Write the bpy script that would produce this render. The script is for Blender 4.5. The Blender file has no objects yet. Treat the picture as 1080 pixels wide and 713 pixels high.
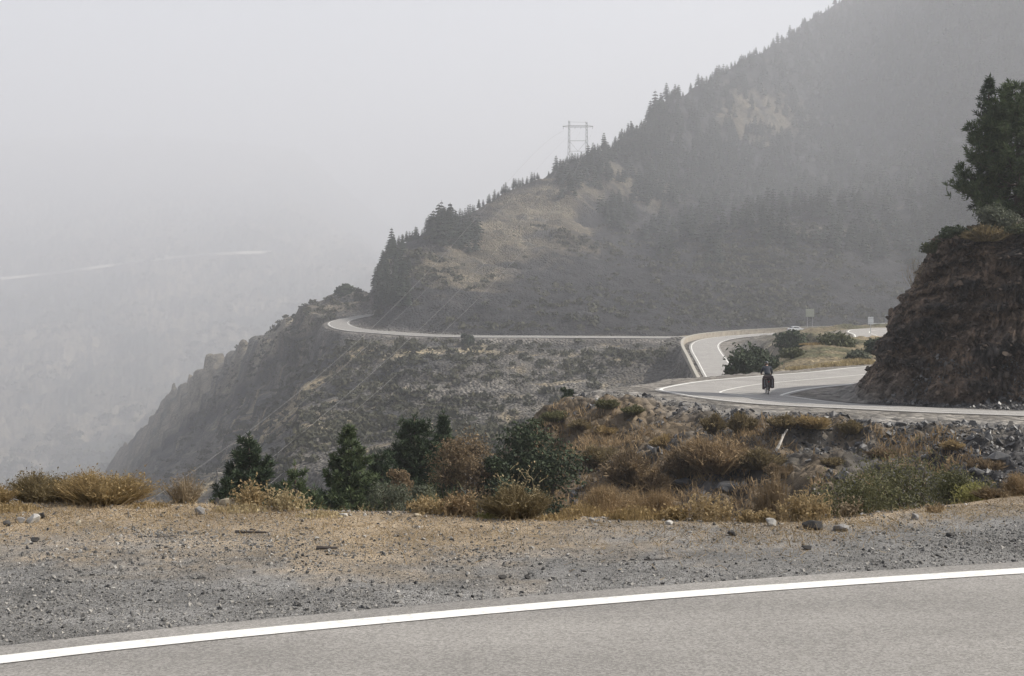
import bpy, bmesh, math, random
import numpy as np
from mathutils import Vector, Matrix, Euler

SC = bpy.context.scene
COL = SC.collection
random.seed(7)
rng = np.random.default_rng(7)
EYE = 1.6          # camera height above the near road
F = 1500.0         # focal length in photo pixels (photo 1080 wide)
HZ = 320.0         # photo row of the horizon
R_ = math.radians

# ------------------------------------------------------------------ helpers
def zof(d, py): return EYE + (HZ - py) / F * d
def pyof(d, z): return HZ + (EYE - z) * F / d
def world(px, py, d): return np.array([(px - 540) / F * d, d, zof(d, py)])

def tag(o, label=None, cat=None, group=None, kind=None):
    if label: o['label'] = label
    if cat: o['category'] = cat
    if group: o['group'] = group
    if kind: o['kind'] = kind
    return o

def empty(name, loc, rz=0.0, label=None, cat=None, group=None):
    o = bpy.data.objects.new(name, None)
    COL.objects.link(o)
    o.location = loc
    o.rotation_euler = (0, 0, rz)
    return tag(o, label, cat, group)

class Geo:
    """collects vertices / faces, builds ONE mesh"""
    def __init__(self):
        self.V = []; self.F3 = []; self.F4 = []; self.M3 = []; self.M4 = []; self.n = 0; self.C = []
    def add(self, v, f3=None, f4=None, m=0, col=None):
        v = np.asarray(v, float).reshape(-1, 3)
        self.V.append(v)
        if f3 is not None and len(f3):
            a = np.asarray(f3, int).reshape(-1, 3) + self.n
            self.F3.append(a); self.M3.append(np.full(len(a), m))
        if f4 is not None and len(f4):
            a = np.asarray(f4, int).reshape(-1, 4) + self.n
            self.F4.append(a); self.M4.append(np.full(len(a), m))
        self.n += len(v)
        return self
    def mesh(self, name, mats, smooth=False):
        me = bpy.data.meshes.new(name)
        V = np.concatenate(self.V) if self.V else np.zeros((0, 3))
        F3 = np.concatenate(self.F3) if self.F3 else np.zeros((0, 3), int)
        F4 = np.concatenate(self.F4) if self.F4 else np.zeros((0, 4), int)
        me.vertices.add(len(V)); me.vertices.foreach_set('co', V.astype(np.float32).ravel())
        loops = np.concatenate([F3.ravel(), F4.ravel()])
        me.loops.add(len(loops)); me.loops.foreach_set('vertex_index', loops.astype(np.int32))
        nf = len(F3) + len(F4)
        me.polygons.add(nf)
        starts = np.concatenate([np.arange(len(F3)) * 3, len(F3) * 3 + np.arange(len(F4)) * 4])
        me.polygons.foreach_set('loop_start', starts.astype(np.int32))
        mi = np.concatenate((self.M3 + self.M4) or [np.zeros(0)])
        me.polygons.foreach_set('material_index', mi.astype(np.int32))
        me.polygons.foreach_set('use_smooth', np.full(nf, smooth, dtype=bool))
        for m in (mats if isinstance(mats, (list, tuple)) else [mats]): me.materials.append(m)
        me.update(calc_edges=True); me.validate()
        return me
    def build(self, name, mats, parent=None, smooth=False, loc=None):
        o = bpy.data.objects.new(name, self.mesh(name, mats, smooth))
        COL.objects.link(o)
        if parent is not None: o.parent = parent
        if loc is not None: o.location = loc
        return o

def unit(v):
    v = np.asarray(v, float); return v / (np.linalg.norm(v, axis=-1, keepdims=True) + 1e-12)

def tube(g, pts, rad, sides=6, m=0, cap=True):
    pts = np.asarray(pts, float); n = len(pts)
    rad = np.broadcast_to(np.asarray(rad, float), (n,))
    tan = np.gradient(pts, axis=0); tan = unit(tan)
    ref = np.array([0, 0, 1.0]) if abs(tan[0, 2]) < 0.9 else np.array([1.0, 0, 0])
    vs = []
    a = np.arange(sides) * 2 * math.pi / sides
    for i in range(n):
        u = unit(np.cross(tan[i], ref)); w = np.cross(tan[i], u)
        vs.append(pts[i] + rad[i] * (np.cos(a)[:, None] * u + np.sin(a)[:, None] * w))
    v = np.concatenate(vs)
    q = []
    for i in range(n - 1):
        for k in range(sides):
            k2 = (k + 1) % sides
            q.append((i*sides+k, i*sides+k2, (i+1)*sides+k2, (i+1)*sides+k))
    f3 = []
    if cap:
        v = np.concatenate([v, pts[:1], pts[-1:]])
        for k in range(sides):
            k2 = (k + 1) % sides
            f3.append((k2, k, n*sides)); f3.append(((n-1)*sides+k, (n-1)*sides+k2, n*sides+1))
    g.add(v, f3, q, m)

def box(g, c, s, m=0, rz=0.0):
    c = np.asarray(c, float); s = np.asarray(s, float) / 2
    p = np.array([[x, y, z] for z in (-1, 1) for y in (-1, 1) for x in (-1, 1)], float) * s
    ca, sa = math.cos(rz), math.sin(rz)
    p = np.stack([p[:, 0]*ca - p[:, 1]*sa, p[:, 0]*sa + p[:, 1]*ca, p[:, 2]], 1) + c
    g.add(p, None, [(0,2,3,1),(4,5,7,6),(0,1,5,4),(2,6,7,3),(0,4,6,2),(1,3,7,5)], m)

# value noise -----------------------------------------------------------------
def _hash(ix, iy, seed):
    h = (ix.astype(np.int64) * 374761393 + iy.astype(np.int64) * 668265263 + seed * 974711) & 0xffffffff
    h = ((h ^ (h >> 13)) * 1274126177) & 0xffffffff
    h = ((h ^ (h >> 16)) * 2246822519) & 0xffffffff
    return ((h ^ (h >> 15)) & 0xffff) / 32767.5 - 1.0
def vnoise(x, y, seed=0):
    ix = np.floor(x); iy = np.floor(y); fx = x - ix; fy = y - iy
    u = fx*fx*fx*(fx*(fx*6-15)+10); v = fy*fy*fy*(fy*(fy*6-15)+10)
    a = _hash(ix, iy, seed); b = _hash(ix+1, iy, seed); c = _hash(ix, iy+1, seed); d = _hash(ix+1, iy+1, seed)
    return (a*(1-u)+b*u)*(1-v) + (c*(1-u)+d*u)*v
def fbm(x, y, octv=5, seed=0, gain=0.5):
    t = 0; a = 1.0; s = 0
    for o in range(octv):
        ca, sa = math.cos(o*0.7), math.sin(o*0.7)
        t = t + a * vnoise((x*ca - y*sa) * 2**o + 17.3*o, (x*sa + y*ca) * 2**o - 9.1*o, seed + o); s += a; a *= gain
    return t / s
def sstep(a, b, x):
    t = np.clip((x - a) / (b - a), 0, 1); return t*t*(3-2*t)

# ------------------------------------------------------------------ materials
def nodes_mat(name):
    m = bpy.data.materials.new(name); m.use_nodes = True
    nt = m.node_tree; nt.nodes.clear()
    return m, nt, nt.nodes.new, nt.links.new

def leaf_mat(name, c0, c1, trans=0.3, scale=1.0, rough=0.75):
    """foliage: colour differs leaf by leaf, a little light comes through"""
    m, nt, N, L = nodes_mat(name)
    out = N('ShaderNodeOutputMaterial'); geo = N('ShaderNodeNewGeometry')
    ramp = N('ShaderNodeMixRGB'); ramp.inputs[1].default_value = (*c0, 1); ramp.inputs[2].default_value = (*c1, 1)
    no = N('ShaderNodeTexNoise'); no.inputs['Scale'].default_value = scale; no.inputs['Detail'].default_value = 3
    tc = N('ShaderNodeTexCoord'); L(tc.outputs['Object'], no.inputs['Vector'])
    mx = N('ShaderNodeMath'); mx.operation = 'MULTIPLY_ADD'; mx.inputs[1].default_value = 0.55
    L(geo.outputs['Random Per Island'], mx.inputs[0])
    m2 = N('ShaderNodeMath'); m2.operation = 'MULTIPLY_ADD'; m2.inputs[1].default_value = 1.6; m2.inputs[2].default_value = -0.55
    L(no.outputs['Fac'], m2.inputs[0]); L(m2.outputs[0], mx.inputs[2])
    mx.use_clamp = True
    L(mx.outputs[0], ramp.inputs[0])
    p = N('ShaderNodeBsdfPrincipled'); p.inputs['Roughness'].default_value = rough
    p.inputs['Specular IOR Level'].default_value = 0.25
    L(ramp.outputs[0], p.inputs['Base Color'])
    t = N('ShaderNodeBsdfTranslucent'); L(ramp.outputs[0], t.inputs['Color'])
    ms = N('ShaderNodeMixShader'); ms.inputs[0].default_value = trans
    L(p.outputs[0], ms.inputs[1]); L(t.outputs[0], ms.inputs[2]); L(ms.outputs[0], out.inputs[0])
    return m

def solid_mat(name, col, rough=0.6, metal=0.0, var=0.15, scale=3.0, bump=0.0, spec=0.5, col2=None, detail=6):
    m, nt, N, L = nodes_mat(name)
    out = N('ShaderNodeOutputMaterial'); p = N('ShaderNodeBsdfPrincipled')
    tc = N('ShaderNodeTexCoord'); no = N('ShaderNodeTexNoise')
    no.inputs['Scale'].default_value = scale; no.inputs['Detail'].default_value = detail; no.inputs['Roughness'].default_value = 0.65
    L(tc.outputs['Object'], no.inputs['Vector'])
    mr = N('ShaderNodeMapRange'); mr.inputs[1].default_value = 0.3; mr.inputs[2].default_value = 0.7
    L(no.outputs['Fac'], mr.inputs[0])
    mix = N('ShaderNodeMixRGB')
    c2 = col2 if col2 else tuple(min(1, c*(1+var)) for c in col)
    c1 = tuple(c*(1-var) for c in col) if not col2 else col
    mix.inputs[1].default_value = (*c1, 1); mix.inputs[2].default_value = (*c2, 1)
    L(mr.outputs[0], mix.inputs[0]); L(mix.outputs[0], p.inputs['Base Color'])
    p.inputs['Roughness'].default_value = rough; p.inputs['Metallic'].default_value = metal
    p.inputs['Specular IOR Level'].default_value = spec
    if bump:
        b = N('ShaderNodeBump'); b.inputs['Strength'].default_value = bump; b.inputs['Distance'].default_value = 0.05
        L(no.outputs['Fac'], b.inputs['Height']); L(b.outputs[0], p.inputs['Normal'])
    L(p.outputs[0], out.inputs[0])
    return m

def stone_mat(name, dark, light, rough=0.8, spec=0.4):
    m, nt, N, L = nodes_mat(name)
    out = N('ShaderNodeOutputMaterial'); p = N('ShaderNodeBsdfPrincipled'); geo = N('ShaderNodeNewGeometry')
    mix = N('ShaderNodeMixRGB'); mix.inputs[1].default_value = (*dark, 1); mix.inputs[2].default_value = (*light, 1)
    pw = N('ShaderNodeMath'); pw.operation = 'POWER'; pw.inputs[1].default_value = 1.6
    L(geo.outputs['Random Per Island'], pw.inputs[0]); L(pw.outputs[0], mix.inputs[0])
    tc = N('ShaderNodeTexCoord'); no = N('ShaderNodeTexNoise'); no.inputs['Scale'].default_value = 14; no.inputs['Detail'].default_value = 6
    L(tc.outputs['Object'], no.inputs['Vector'])
    mul = N('ShaderNodeMixRGB'); mul.blend_type = 'MULTIPLY'; mul.inputs[0].default_value = 0.6
    mr = N('ShaderNodeMapRange'); mr.inputs[1].default_value = 0.3; mr.inputs[2].default_value = 0.7; mr.inputs[3].default_value = 0.5; mr.inputs[4].default_value = 1.2
    L(no.outputs['Fac'], mr.inputs[0]); L(mix.outputs[0], mul.inputs[1]); L(mr.outputs[0], mul.inputs[2])
    L(mul.outputs[0], p.inputs['Base Color']); p.inputs['Roughness'].default_value = rough; p.inputs['Specular IOR Level'].default_value = spec
    b = N('ShaderNodeBump'); b.inputs['Strength'].default_value = 0.4; b.inputs['Distance'].default_value = 0.02
    L(no.outputs['Fac'], b.inputs['Height']); L(b.outputs[0], p.inputs['Normal'])
    L(p.outputs[0], out.inputs[0])
    return m

def terrain_mat(name, sc_big, bump_d, bump_s, speck=None, amp=(0.55, 1.45), strata=0.0):
    m, nt, N, L = nodes_mat(name)
    out = N('ShaderNodeOutputMaterial'); p = N('ShaderNodeBsdfPrincipled')
    at = N('ShaderNodeAttribute'); at.attribute_name = 'col'
    tc = N('ShaderNodeTexCoord')
    no = N('ShaderNodeTexNoise'); no.inputs['Scale'].default_value = sc_big; no.inputs['Detail'].default_value = 11; no.inputs['Roughness'].default_value = 0.72
    L(tc.outputs['Object'], no.inputs['Vector'])
    mr = N('ShaderNodeMapRange'); mr.inputs[1].default_value = 0.32; mr.inputs[2].default_value = 0.68
    mr.inputs[3].default_value = amp[0]; mr.inputs[4].default_value = amp[1]; mr.clamp = False
    L(no.outputs['Fac'], mr.inputs[0])
    mul = N('ShaderNodeMixRGB'); mul.blend_type = 'MULTIPLY'; mul.inputs[0].default_value = 1
    L(at.outputs['Color'], mul.inputs[1]); L(mr.outputs[0], mul.inputs[2])
    last = mul.outputs[0]
    height = no.outputs['Fac']
    if speck:
        vo = N('ShaderNodeTexVoronoi'); vo.inputs['Scale'].default_value = speck; L(tc.outputs['Object'], vo.inputs['Vector'])
        sep = N('ShaderNodeSeparateColor'); L(vo.outputs['Color'], sep.inputs[0])
        m3 = N('ShaderNodeMapRange'); m3.inputs[3].default_value = 0.6; m3.inputs[4].default_value = 1.45
        L(sep.outputs[0], m3.inputs[0])
        mu2 = N('ShaderNodeMixRGB'); mu2.blend_type = 'MULTIPLY'; mu2.inputs[0].default_value = 1
        L(last, mu2.inputs[1]); L(m3.outputs[0], mu2.inputs[2]); last = mu2.outputs[0]
        ad = N('ShaderNodeMath'); ad.operation = 'SUBTRACT'
        L(no.outputs['Fac'], ad.inputs[0]); L(vo.outputs['Distance'], ad.inputs[1]); height = ad.outputs[0]
    if strata:
        mp = N('ShaderNodeMapping'); mp.inputs['Scale'].default_value = (0.35, 0.35, 2.2); mp.inputs['Rotation'].default_value = (0.12, -0.3, 0)
        L(tc.outputs['Object'], mp.inputs['Vector'])
        n2 = N('ShaderNodeTexNoise'); n2.inputs['Scale'].default_value = strata; n2.inputs['Detail'].default_value = 8; n2.inputs['Roughness'].default_value = 0.7
        L(mp.outputs[0], n2.inputs['Vector'])
        ad = N('ShaderNodeMath'); ad.operation = 'ADD'
        L(height, ad.inputs[0]); L(n2.outputs['Fac'], ad.inputs[1]); height = ad.outputs[0]
    b = N('ShaderNodeBump'); b.inputs['Strength'].default_value = bump_s; b.inputs['Distance'].default_value = bump_d
    L(height, b.inputs['Height']); L(b.outputs[0], p.inputs['Normal'])
    L(last, p.inputs['Base Color']); p.inputs['Roughness'].default_value = 0.95; p.inputs['Specular IOR Level'].default_value = 0.15
    L(p.outputs[0], out.inputs[0])
    return m

def asphalt_mat(name, c):
    m, nt, N, L = nodes_mat(name)
    out = N('ShaderNodeOutputMaterial'); p = N('ShaderNodeBsdfPrincipled'); tc = N('ShaderNodeTexCoord')
    n1 = N('ShaderNodeTexNoise'); n1.inputs['Scale'].default_value = 0.7; n1.inputs['Detail'].default_value = 7; n1.inputs['Roughness'].default_value = 0.6
    n2 = N('ShaderNodeTexVoronoi'); n2.inputs['Scale'].default_value = 95
    n3 = N('ShaderNodeTexNoise'); n3.inputs['Scale'].default_value = 160; n3.inputs['Detail'].default_value = 2
    for n in (n1, n2, n3): L(tc.outputs['Object'], n.inputs['Vector'])
    r1 = N('ShaderNodeMapRange'); r1.inputs[1].default_value = .3; r1.inputs[2].default_value = .7; r1.inputs[3].default_value = 0.86; r1.inputs[4].default_value = 1.12
    L(n1.outputs['Fac'], r1.inputs[0])
    sp = N('ShaderNodeSeparateColor'); L(n2.outputs['Color'], sp.inputs[0])
    r2 = N('ShaderNodeMapRange'); r2.inputs[3].default_value = 0.72; r2.inputs[4].default_value = 1.3; L(sp.outputs[0], r2.inputs[0])
    a = N('ShaderNodeMixRGB'); a.blend_type = 'MULTIPLY'; a.inputs[0].default_value = 1; a.inputs[1].default_value = (*c, 1); L(r1.outputs[0], a.inputs[2])
    b = N('ShaderNodeMixRGB'); b.blend_type = 'MULTIPLY'; b.inputs[0].default_value = 1; L(a.outputs[0], b.inputs[1]); L(r2.outputs[0], b.inputs[2])
    L(b.outputs[0], p.inputs['Base Color']); p.inputs['Roughness'].default_value = 0.85; p.inputs['Specular IOR Level'].default_value = 0.3
    mp = N('ShaderNodeMapping'); mp.inputs['Rotation'].default_value = (0, 0, -0.36); mp.inputs['Scale'].default_value = (0.12, 1.5, 1)
    L(tc.outputs['Object'], mp.inputs['Vector'])
    n4 = N('ShaderNodeTexNoise'); n4.inputs['Scale'].default_value = 1.1; n4.inputs['Detail'].default_value = 5; L(mp.outputs[0], n4.inputs['Vector'])
    r4 = N('ShaderNodeMapRange'); r4.inputs[1].default_value = .35; r4.inputs[2].default_value = .65; r4.inputs[3].default_value = 0.86; r4.inputs[4].default_value = 1.08; L(n4.outputs['Fac'], r4.inputs[0])
    n5 = N('ShaderNodeTexNoise'); n5.inputs['Scale'].default_value = 5.5; n5.inputs['Detail'].default_value = 4; L(tc.outputs['Object'], n5.inputs['Vector'])
    r5 = N('ShaderNodeMapRange'); r5.inputs[1].default_value = .70; r5.inputs[2].default_value = .76; r5.inputs[3].default_value = 1.0; r5.inputs[4].default_value = 0.6; L(n5.outputs['Fac'], r5.inputs[0])
    m6 = N('ShaderNodeMath'); m6.operation = 'MULTIPLY'; L(r4.outputs[0], m6.inputs[0]); L(r5.outputs[0], m6.inputs[1])
    b2 = N('ShaderNodeMixRGB'); b2.blend_type = 'MULTIPLY'; b2.inputs[0].default_value = 1; L(b.outputs[0], b2.inputs[1]); L(m6.outputs[0], b2.inputs[2])
    L(b2.outputs[0], p.inputs['Base Color'])
    bp = N('ShaderNodeBump'); bp.inputs['Strength'].default_value = 0.5; bp.inputs['Distance'].default_value = 0.006
    L(n3.outputs['Fac'], bp.inputs['Height']); L(bp.outputs[0], p.inputs['Normal'])
    L(p.outputs[0], out.inputs[0])
    return m

def paint_mat(name, c, worn):
    m, nt, N, L = nodes_mat(name)
    out = N('ShaderNodeOutputMaterial'); p = N('ShaderNodeBsdfPrincipled'); tc = N('ShaderNodeTexCoord')
    n1 = N('ShaderNodeTexNoise'); n1.inputs['Scale'].default_value = 22; n1.inputs['Detail'].default_value = 8; n1.inputs['Roughness'].default_value = .7
    L(tc.outputs['Object'], n1.inputs['Vector'])
    r = N('ShaderNodeMapRange'); r.inputs[1].default_value = 0.50; r.inputs[2].default_value = 0.75; L(n1.outputs['Fac'], r.inputs[0])
    mx = N('ShaderNodeMixRGB'); mx.inputs[1].default_value = (*c, 1); mx.inputs[2].default_value = (*worn, 1); L(r.outputs[0], mx.inputs[0])
    L(mx.outputs[0], p.inputs['Base Color']); p.inputs['Roughness'].default_value = 0.7
    L(p.outputs[0], out.inputs[0]); return m

M = {}
M['ground'] = terrain_mat('gravel_ground', 1.2, 0.012, 0.7, speck=85)
M['slope'] = terrain_mat('scree_slope', 0.35, 0.25, 0.9, speck=2.6, amp=(0.45, 1.5))
M['hill'] = terrain_mat('mountain_scrub', 0.045, 1.6, 0.9, speck=1.3, amp=(0.3, 1.7))
M['cliff'] = terrain_mat('cut_rock', 1.1, 0.45, 1.0, speck=2.4, amp=(0.1, 2.0), strata=1.6)
M['asphalt'] = asphalt_mat('worn_asphalt', (0.235, 0.224, 0.209))
M['asphalt_far'] = asphalt_mat('sun_lightened_asphalt', (0.285, 0.273, 0.258))  # same asphalt made lighter: sunlit brightness at grazing view is in the colour
M['paint'] = paint_mat('road_paint', (0.70, 0.69, 0.655), (0.42, 0.41, 0.39))
M['gravel'] = stone_mat('gravel_stones', (0.06, 0.059, 0.058), (0.38, 0.36, 0.33))
M['slate'] = stone_mat('slate_scree', (0.018, 0.018, 0.020), (0.13, 0.125, 0.12), rough=0.5, spec=0.6)
M['rockpale'] = stone_mat('pale_rock', (0.30, 0.29, 0.27), (0.45, 0.43, 0.40))
M['rockdark'] = stone_mat('dark_rock', (0.035, 0.033, 0.032), (0.07, 0.065, 0.06))
M['rocktan'] = stone_mat('tan_rock', (0.34, 0.28, 0.2), (0.46, 0.4, 0.3))
M['rockgrey'] = stone_mat('grey_rock', (0.16, 0.155, 0.15), (0.25, 0.24, 0.23))
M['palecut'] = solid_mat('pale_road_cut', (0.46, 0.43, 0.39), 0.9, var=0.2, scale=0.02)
M['bark'] = solid_mat('pine_bark', (0.075, 0.055, 0.042), 0.9, var=0.4, scale=6, bump=0.6)
M['deadwood'] = solid_mat('dead_wood', (0.06, 0.05, 0.045), 0.9, var=0.4, scale=20)
M['palewood'] = solid_mat('bleached_wood', (0.5, 0.46, 0.4), 0.8, var=0.2, scale=8)
M['pine'] = leaf_mat('pine_needles', (0.018, 0.032, 0.019), (0.066, 0.092, 0.046), 0.12, 2.0)
M['pine_light'] = leaf_mat('pine_needles_light', (0.028, 0.050, 0.024), (0.125, 0.155, 0.070), 0.15, 2.0)
M['forest'] = leaf_mat('distant_conifers', (0.014, 0.022, 0.015), (0.034, 0.046, 0.027), 0.08, 0.2)
M['oak'] = leaf_mat('dark_leaves', (0.022, 0.034, 0.020), (0.060, 0.078, 0.040), 0.15, 1.5)
M['olive'] = leaf_mat('olive_leaves', (0.045, 0.055, 0.028), (0.120, 0.125, 0.065), 0.25, 1.5)
M['greygreen'] = leaf_mat('grey_green_leaves', (0.055, 0.066, 0.045), (0.140, 0.150, 0.105), 0.25, 1.5)
M['broom'] = leaf_mat('broom_stems', (0.055, 0.060, 0.026), (0.170, 0.160, 0.080), 0.3, 1.2)
M['broomtan'] = leaf_mat('dry_broom_stems', (0.090, 0.068, 0.034), (0.230, 0.180, 0.095), 0.3, 1.2)
M['brown'] = leaf_mat('brown_stems', (0.055, 0.039, 0.024), (0.290, 0.212, 0.125), 0.3, 1.2)
M['rust'] = leaf_mat('rust_stems', (0.095, 0.064, 0.035), (0.420, 0.305, 0.175), 0.35, 1.2)
M['straw'] = leaf_mat('straw', (0.170, 0.115, 0.050), (0.400, 0.300, 0.150), 0.35, 3)
M['strawpale'] = leaf_mat('pale_straw', (0.260, 0.200, 0.110), (0.480, 0.400, 0.240), 0.35, 3)
M['gold'] = leaf_mat('golden_weeds', (0.180, 0.125, 0.058), (0.440, 0.340, 0.190), 0.35, 3)
M['twig'] = leaf_mat('grey_twigs', (0.140, 0.105, 0.065), (0.330, 0.260, 0.170), 0.2, 3)
M['yellowgreen'] = leaf_mat('yellow_green', (0.170, 0.165, 0.050), (0.340, 0.320, 0.130), 0.35, 3)
M['litter'] = leaf_mat('dry_litter', (0.150, 0.100, 0.050), (0.420, 0.320, 0.180), 0.2, 1)
M['scrub'] = leaf_mat('hill_scrub', (0.030, 0.034, 0.022), (0.085, 0.080, 0.048), 0.15, 0.1)
M['concrete'] = solid_mat('parapet_masonry', (0.30, 0.265, 0.215), 0.9, var=0.3, scale=1.2, bump=0.5)
M['coping'] = solid_mat('parapet_coping', (0.34, 0.315, 0.27), 0.85, var=0.15, scale=2.0)
M['steel'] = solid_mat('galvanised_steel', (0.42, 0.43, 0.44), 0.45, metal=0.7, var=0.1, scale=5)
M['pylonsteel'] = solid_mat('weathered_steel', (0.16, 0.165, 0.17), 0.7, metal=0.2, var=0.15, scale=0.5)
M['cable'] = solid_mat('aluminium_cable', (0.22, 0.21, 0.20), 0.5, metal=0.1, var=0.05, scale=0.1)
M['signback'] = solid_mat('sign_panel_tan', (0.36, 0.37, 0.30), 0.6, var=0.1, scale=2)
M['signwhite'] = solid_mat('sign_panel_white', (0.62, 0.63, 0.63), 0.5, var=0.06, scale=2)
M['signgrey'] = solid_mat('sign_panel_grey', (0.20, 0.21, 0.22), 0.6, var=0.06, scale=2)
M['carpaint'] = solid_mat('silver_paint', (0.60, 0.61, 0.62), 0.28, metal=0.4, var=0.02, scale=1)
M['whitepaint'] = solid_mat('white_paint', (0.82, 0.82, 0.80), 0.35, var=0.03, scale=1)
M['glass'] = solid_mat('dark_glass', (0.02, 0.022, 0.025), 0.08, var=0.05, spec=0.8)
M['rubber'] = solid_mat('black_rubber', (0.02, 0.02, 0.02), 0.85, var=0.2, scale=20)
M['chrome'] = solid_mat('alloy', (0.55, 0.55, 0.56), 0.3, metal=0.9, var=0.05)
M['lamp'] = solid_mat('red_lens', (0.3, 0.02, 0.02), 0.2, var=0.05)
M['skin'] = solid_mat('skin', (0.45, 0.28, 0.2), 0.55, var=0.08, scale=8)
M['jacket'] = solid_mat('dark_blue_jacket', (0.022, 0.027, 0.040), 0.8, var=0.2, scale=9)
M['trousers'] = solid_mat('black_trousers', (0.015, 0.015, 0.017), 0.85, var=0.2, scale=9)
M['helmet'] = solid_mat('dark_helmet', (0.05, 0.055, 0.06), 0.35, var=0.1, scale=6)
M['bag'] = solid_mat('maroon_black_bag', (0.030, 0.016, 0.018), 0.75, var=0.25, scale=9)
M['bikeframe'] = solid_mat('dark_bicycle_frame', (0.03, 0.03, 0.035), 0.35, var=0.05)
M['hair'] = solid_mat('dark_hair', (0.03, 0.02, 0.015), 0.7, var=0.2)

# ------------------------------------------------------------------ roads (plan)
def catmull(P, step):
    P = np.asarray(P, float)
    P = np.concatenate([[2*P[0]-P[1]], P, [2*P[-1]-P[-2]]])
    out = []
    for i in range(1, len(P) - 2):
        n = max(2, int(np.linalg.norm(P[i+1]-P[i]) / step))
        t = (np.arange(n) / n)[:, None]
        p0, p1, p2, p3 = P[i-1], P[i], P[i+1], P[i+2]
        out.append(0.5*((2*p1)+(-p0+p2)*t+(2*p0-5*p1+4*p2-p3)*t*t+(-p0+3*p1-3*p2+p3)*t**3))
    out.append(P[-2][None])
    return np.concatenate(out)

def pts(lst): return np.array([world(*p) for p in lst])

class Road:
    """ribbon given by its outer edge line; the other edge is offset by `width` to the right-hand side (side=+1) or left (-1)"""
    def __init__(s, outer, width, side, bank, step, verge_out=1.0, fade_out=5.0, verge_in=1.0, fade_in=2.5):
        s.o = catmull(outer, step); s.w = width; s.side = side
        for _ in range(3):
            s.o[1:-1] = (s.o[:-2] + 2*s.o[1:-1] + s.o[2:]) / 4
        t = np.gradient(s.o[:, :2], axis=0); t = unit(t)
        n = np.stack([t[:, 1], -t[:, 0]], 1) * side
        for _ in range(6): n[1:-1] = unit((n[:-2] + 2*n[1:-1] + n[2:]) / 4)
        s.n = n; s.bank = bank; s.step = step
        s.t = np.stack([-n[:, 1], n[:, 0]], 1)*side; m_ = s.at(width/2)
        s.dz = np.gradient(s.o[:, 2]) / np.maximum(1e-6, np.einsum('ij,ij->i', np.gradient(m_[:, :2], axis=0), s.t))
        s.verge = (verge_out, fade_out, verge_in, fade_in)
    def at(s, lat):
        """polyline at lateral distance lat from the outer edge line"""
        z = s.o[:, 2] + s.bank * np.clip(lat, 0, s.w) / s.w
        return np.stack([s.o[:, 0] + s.n[:, 0]*lat, s.o[:, 1] + s.n[:, 1]*lat, z], 1)
    def conform(s, X, Y, Z):
        vo, fo, vi, fi = s.verge
        mid = s.at(s.w/2)
        pad = s.w/2 + max(fo, fi) + 2
        m = (X > mid[:, 0].min()-pad) & (X < mid[:, 0].max()+pad) & (Y > mid[:, 1].min()-pad) & (Y < mid[:, 1].max()+pad)
        idx = np.nonzero(m)[0]
        for c in np.array_split(idx, max(1, len(idx)//20000)):
            dx = X[c][:, None] - mid[None, :, 0]; dy = Y[c][:, None] - mid[None, :, 1]
            k = np.argmin(dx*dx + dy*dy, 1)
            rx = X[c] - s.o[k, 0]; ry = Y[c] - s.o[k, 1]
            al = (X[c]-mid[k, 0])*s.t[k, 0] + (Y[c]-mid[k, 1])*s.t[k, 1]
            oz = s.o[k, 2] + np.clip(al, -s.step, s.step)*s.dz[k]
            lat = rx*s.n[k, 0] + ry*s.n[k, 1]
            far = np.sqrt((X[c]-mid[k, 0])**2 + (Y[c]-mid[k, 1])**2)
            out = np.where(lat < 0, -lat, np.where(lat > s.w, lat - s.w, 0))
            out = np.maximum(out, far - s.w/2)
            w = np.where(lat < s.w/2, 1 - sstep(vo, fo, out), 1 - sstep(vi, fi, out))
            tz = oz + s.bank*np.clip(lat, 0, s.w)/s.w - np.where(s.o[k, 1] < 30, 0.02, np.maximum(0.012, 0.0003*(s.o[k, 1]-60)))
            Z[c] = Z[c]*(1-w) + tz*w
            ROADW[c] = np.maximum(ROADW[c], w)

near_line = [(-11.5,-9,0),(-9.6,-3,0),(-7,1.8,0),(-4.6,4.4,0),(-3.35,5.72,0),(-2.31,6.42,0),(-1.545,6.81,0),(-.672,7.19,0),(.10,7.52,0),(1.38,8.00,0),(3.07,8.523,0),(5.2,9.08,0),(8,9.3,0),(12,9.45,0),(20,9.2,0),(34,8,0)]
near_road = Road([(x, y+0.0, z) for x, y, z in near_line], 7.4, +1, 0.0, 0.5, 0.3, 0.6, 1, 2)

bend_outer = list(pts([(1500,452,46),(1240,444,49.8),(1080,438.7,53),(966,434.6,56),(884,430.5,60),(803,426.5,64),(742,420.4,68.5),(705,414,73),(694,411.4,76.5),(705,408,80),(742,402,85.5),(803,396.7,92),(864,391.8,99),(917,386.5,107)]))
bend_outer += [np.array(p) for p in [(41,121,-3.2),(56,142,-3.2),(63,165,-3.2),(60,186,-3.1)]]
bend_outer += list(pts([(915,358,198),(900,352.6,208),(894,349.6,221),(903,347.3,236),(940,345.6,248),(1000,345,258),(1100,344,270)]))
bend_road = Road(bend_outer, 6.6, +1, -0.28, 0.8, 1.6, 5.0, 1.2, 2.6)

wall_outer = pts([(800,470,170),(775,440,200),(756,416,230),(745.5,400,255),(736,382,278),(729.5,370,300),(729.5,363.5,318),(737,359.3,332),(752,356.4,343),(780,353.6,351),(815,351.5,356),(860,349.5,360),(930,348,362),(1040,346,364)])
wall_road = Road(wall_outer, 6.0, +1, -0.1, 2.0, 2.2, 3.6, 2.0, 7.0)

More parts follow.
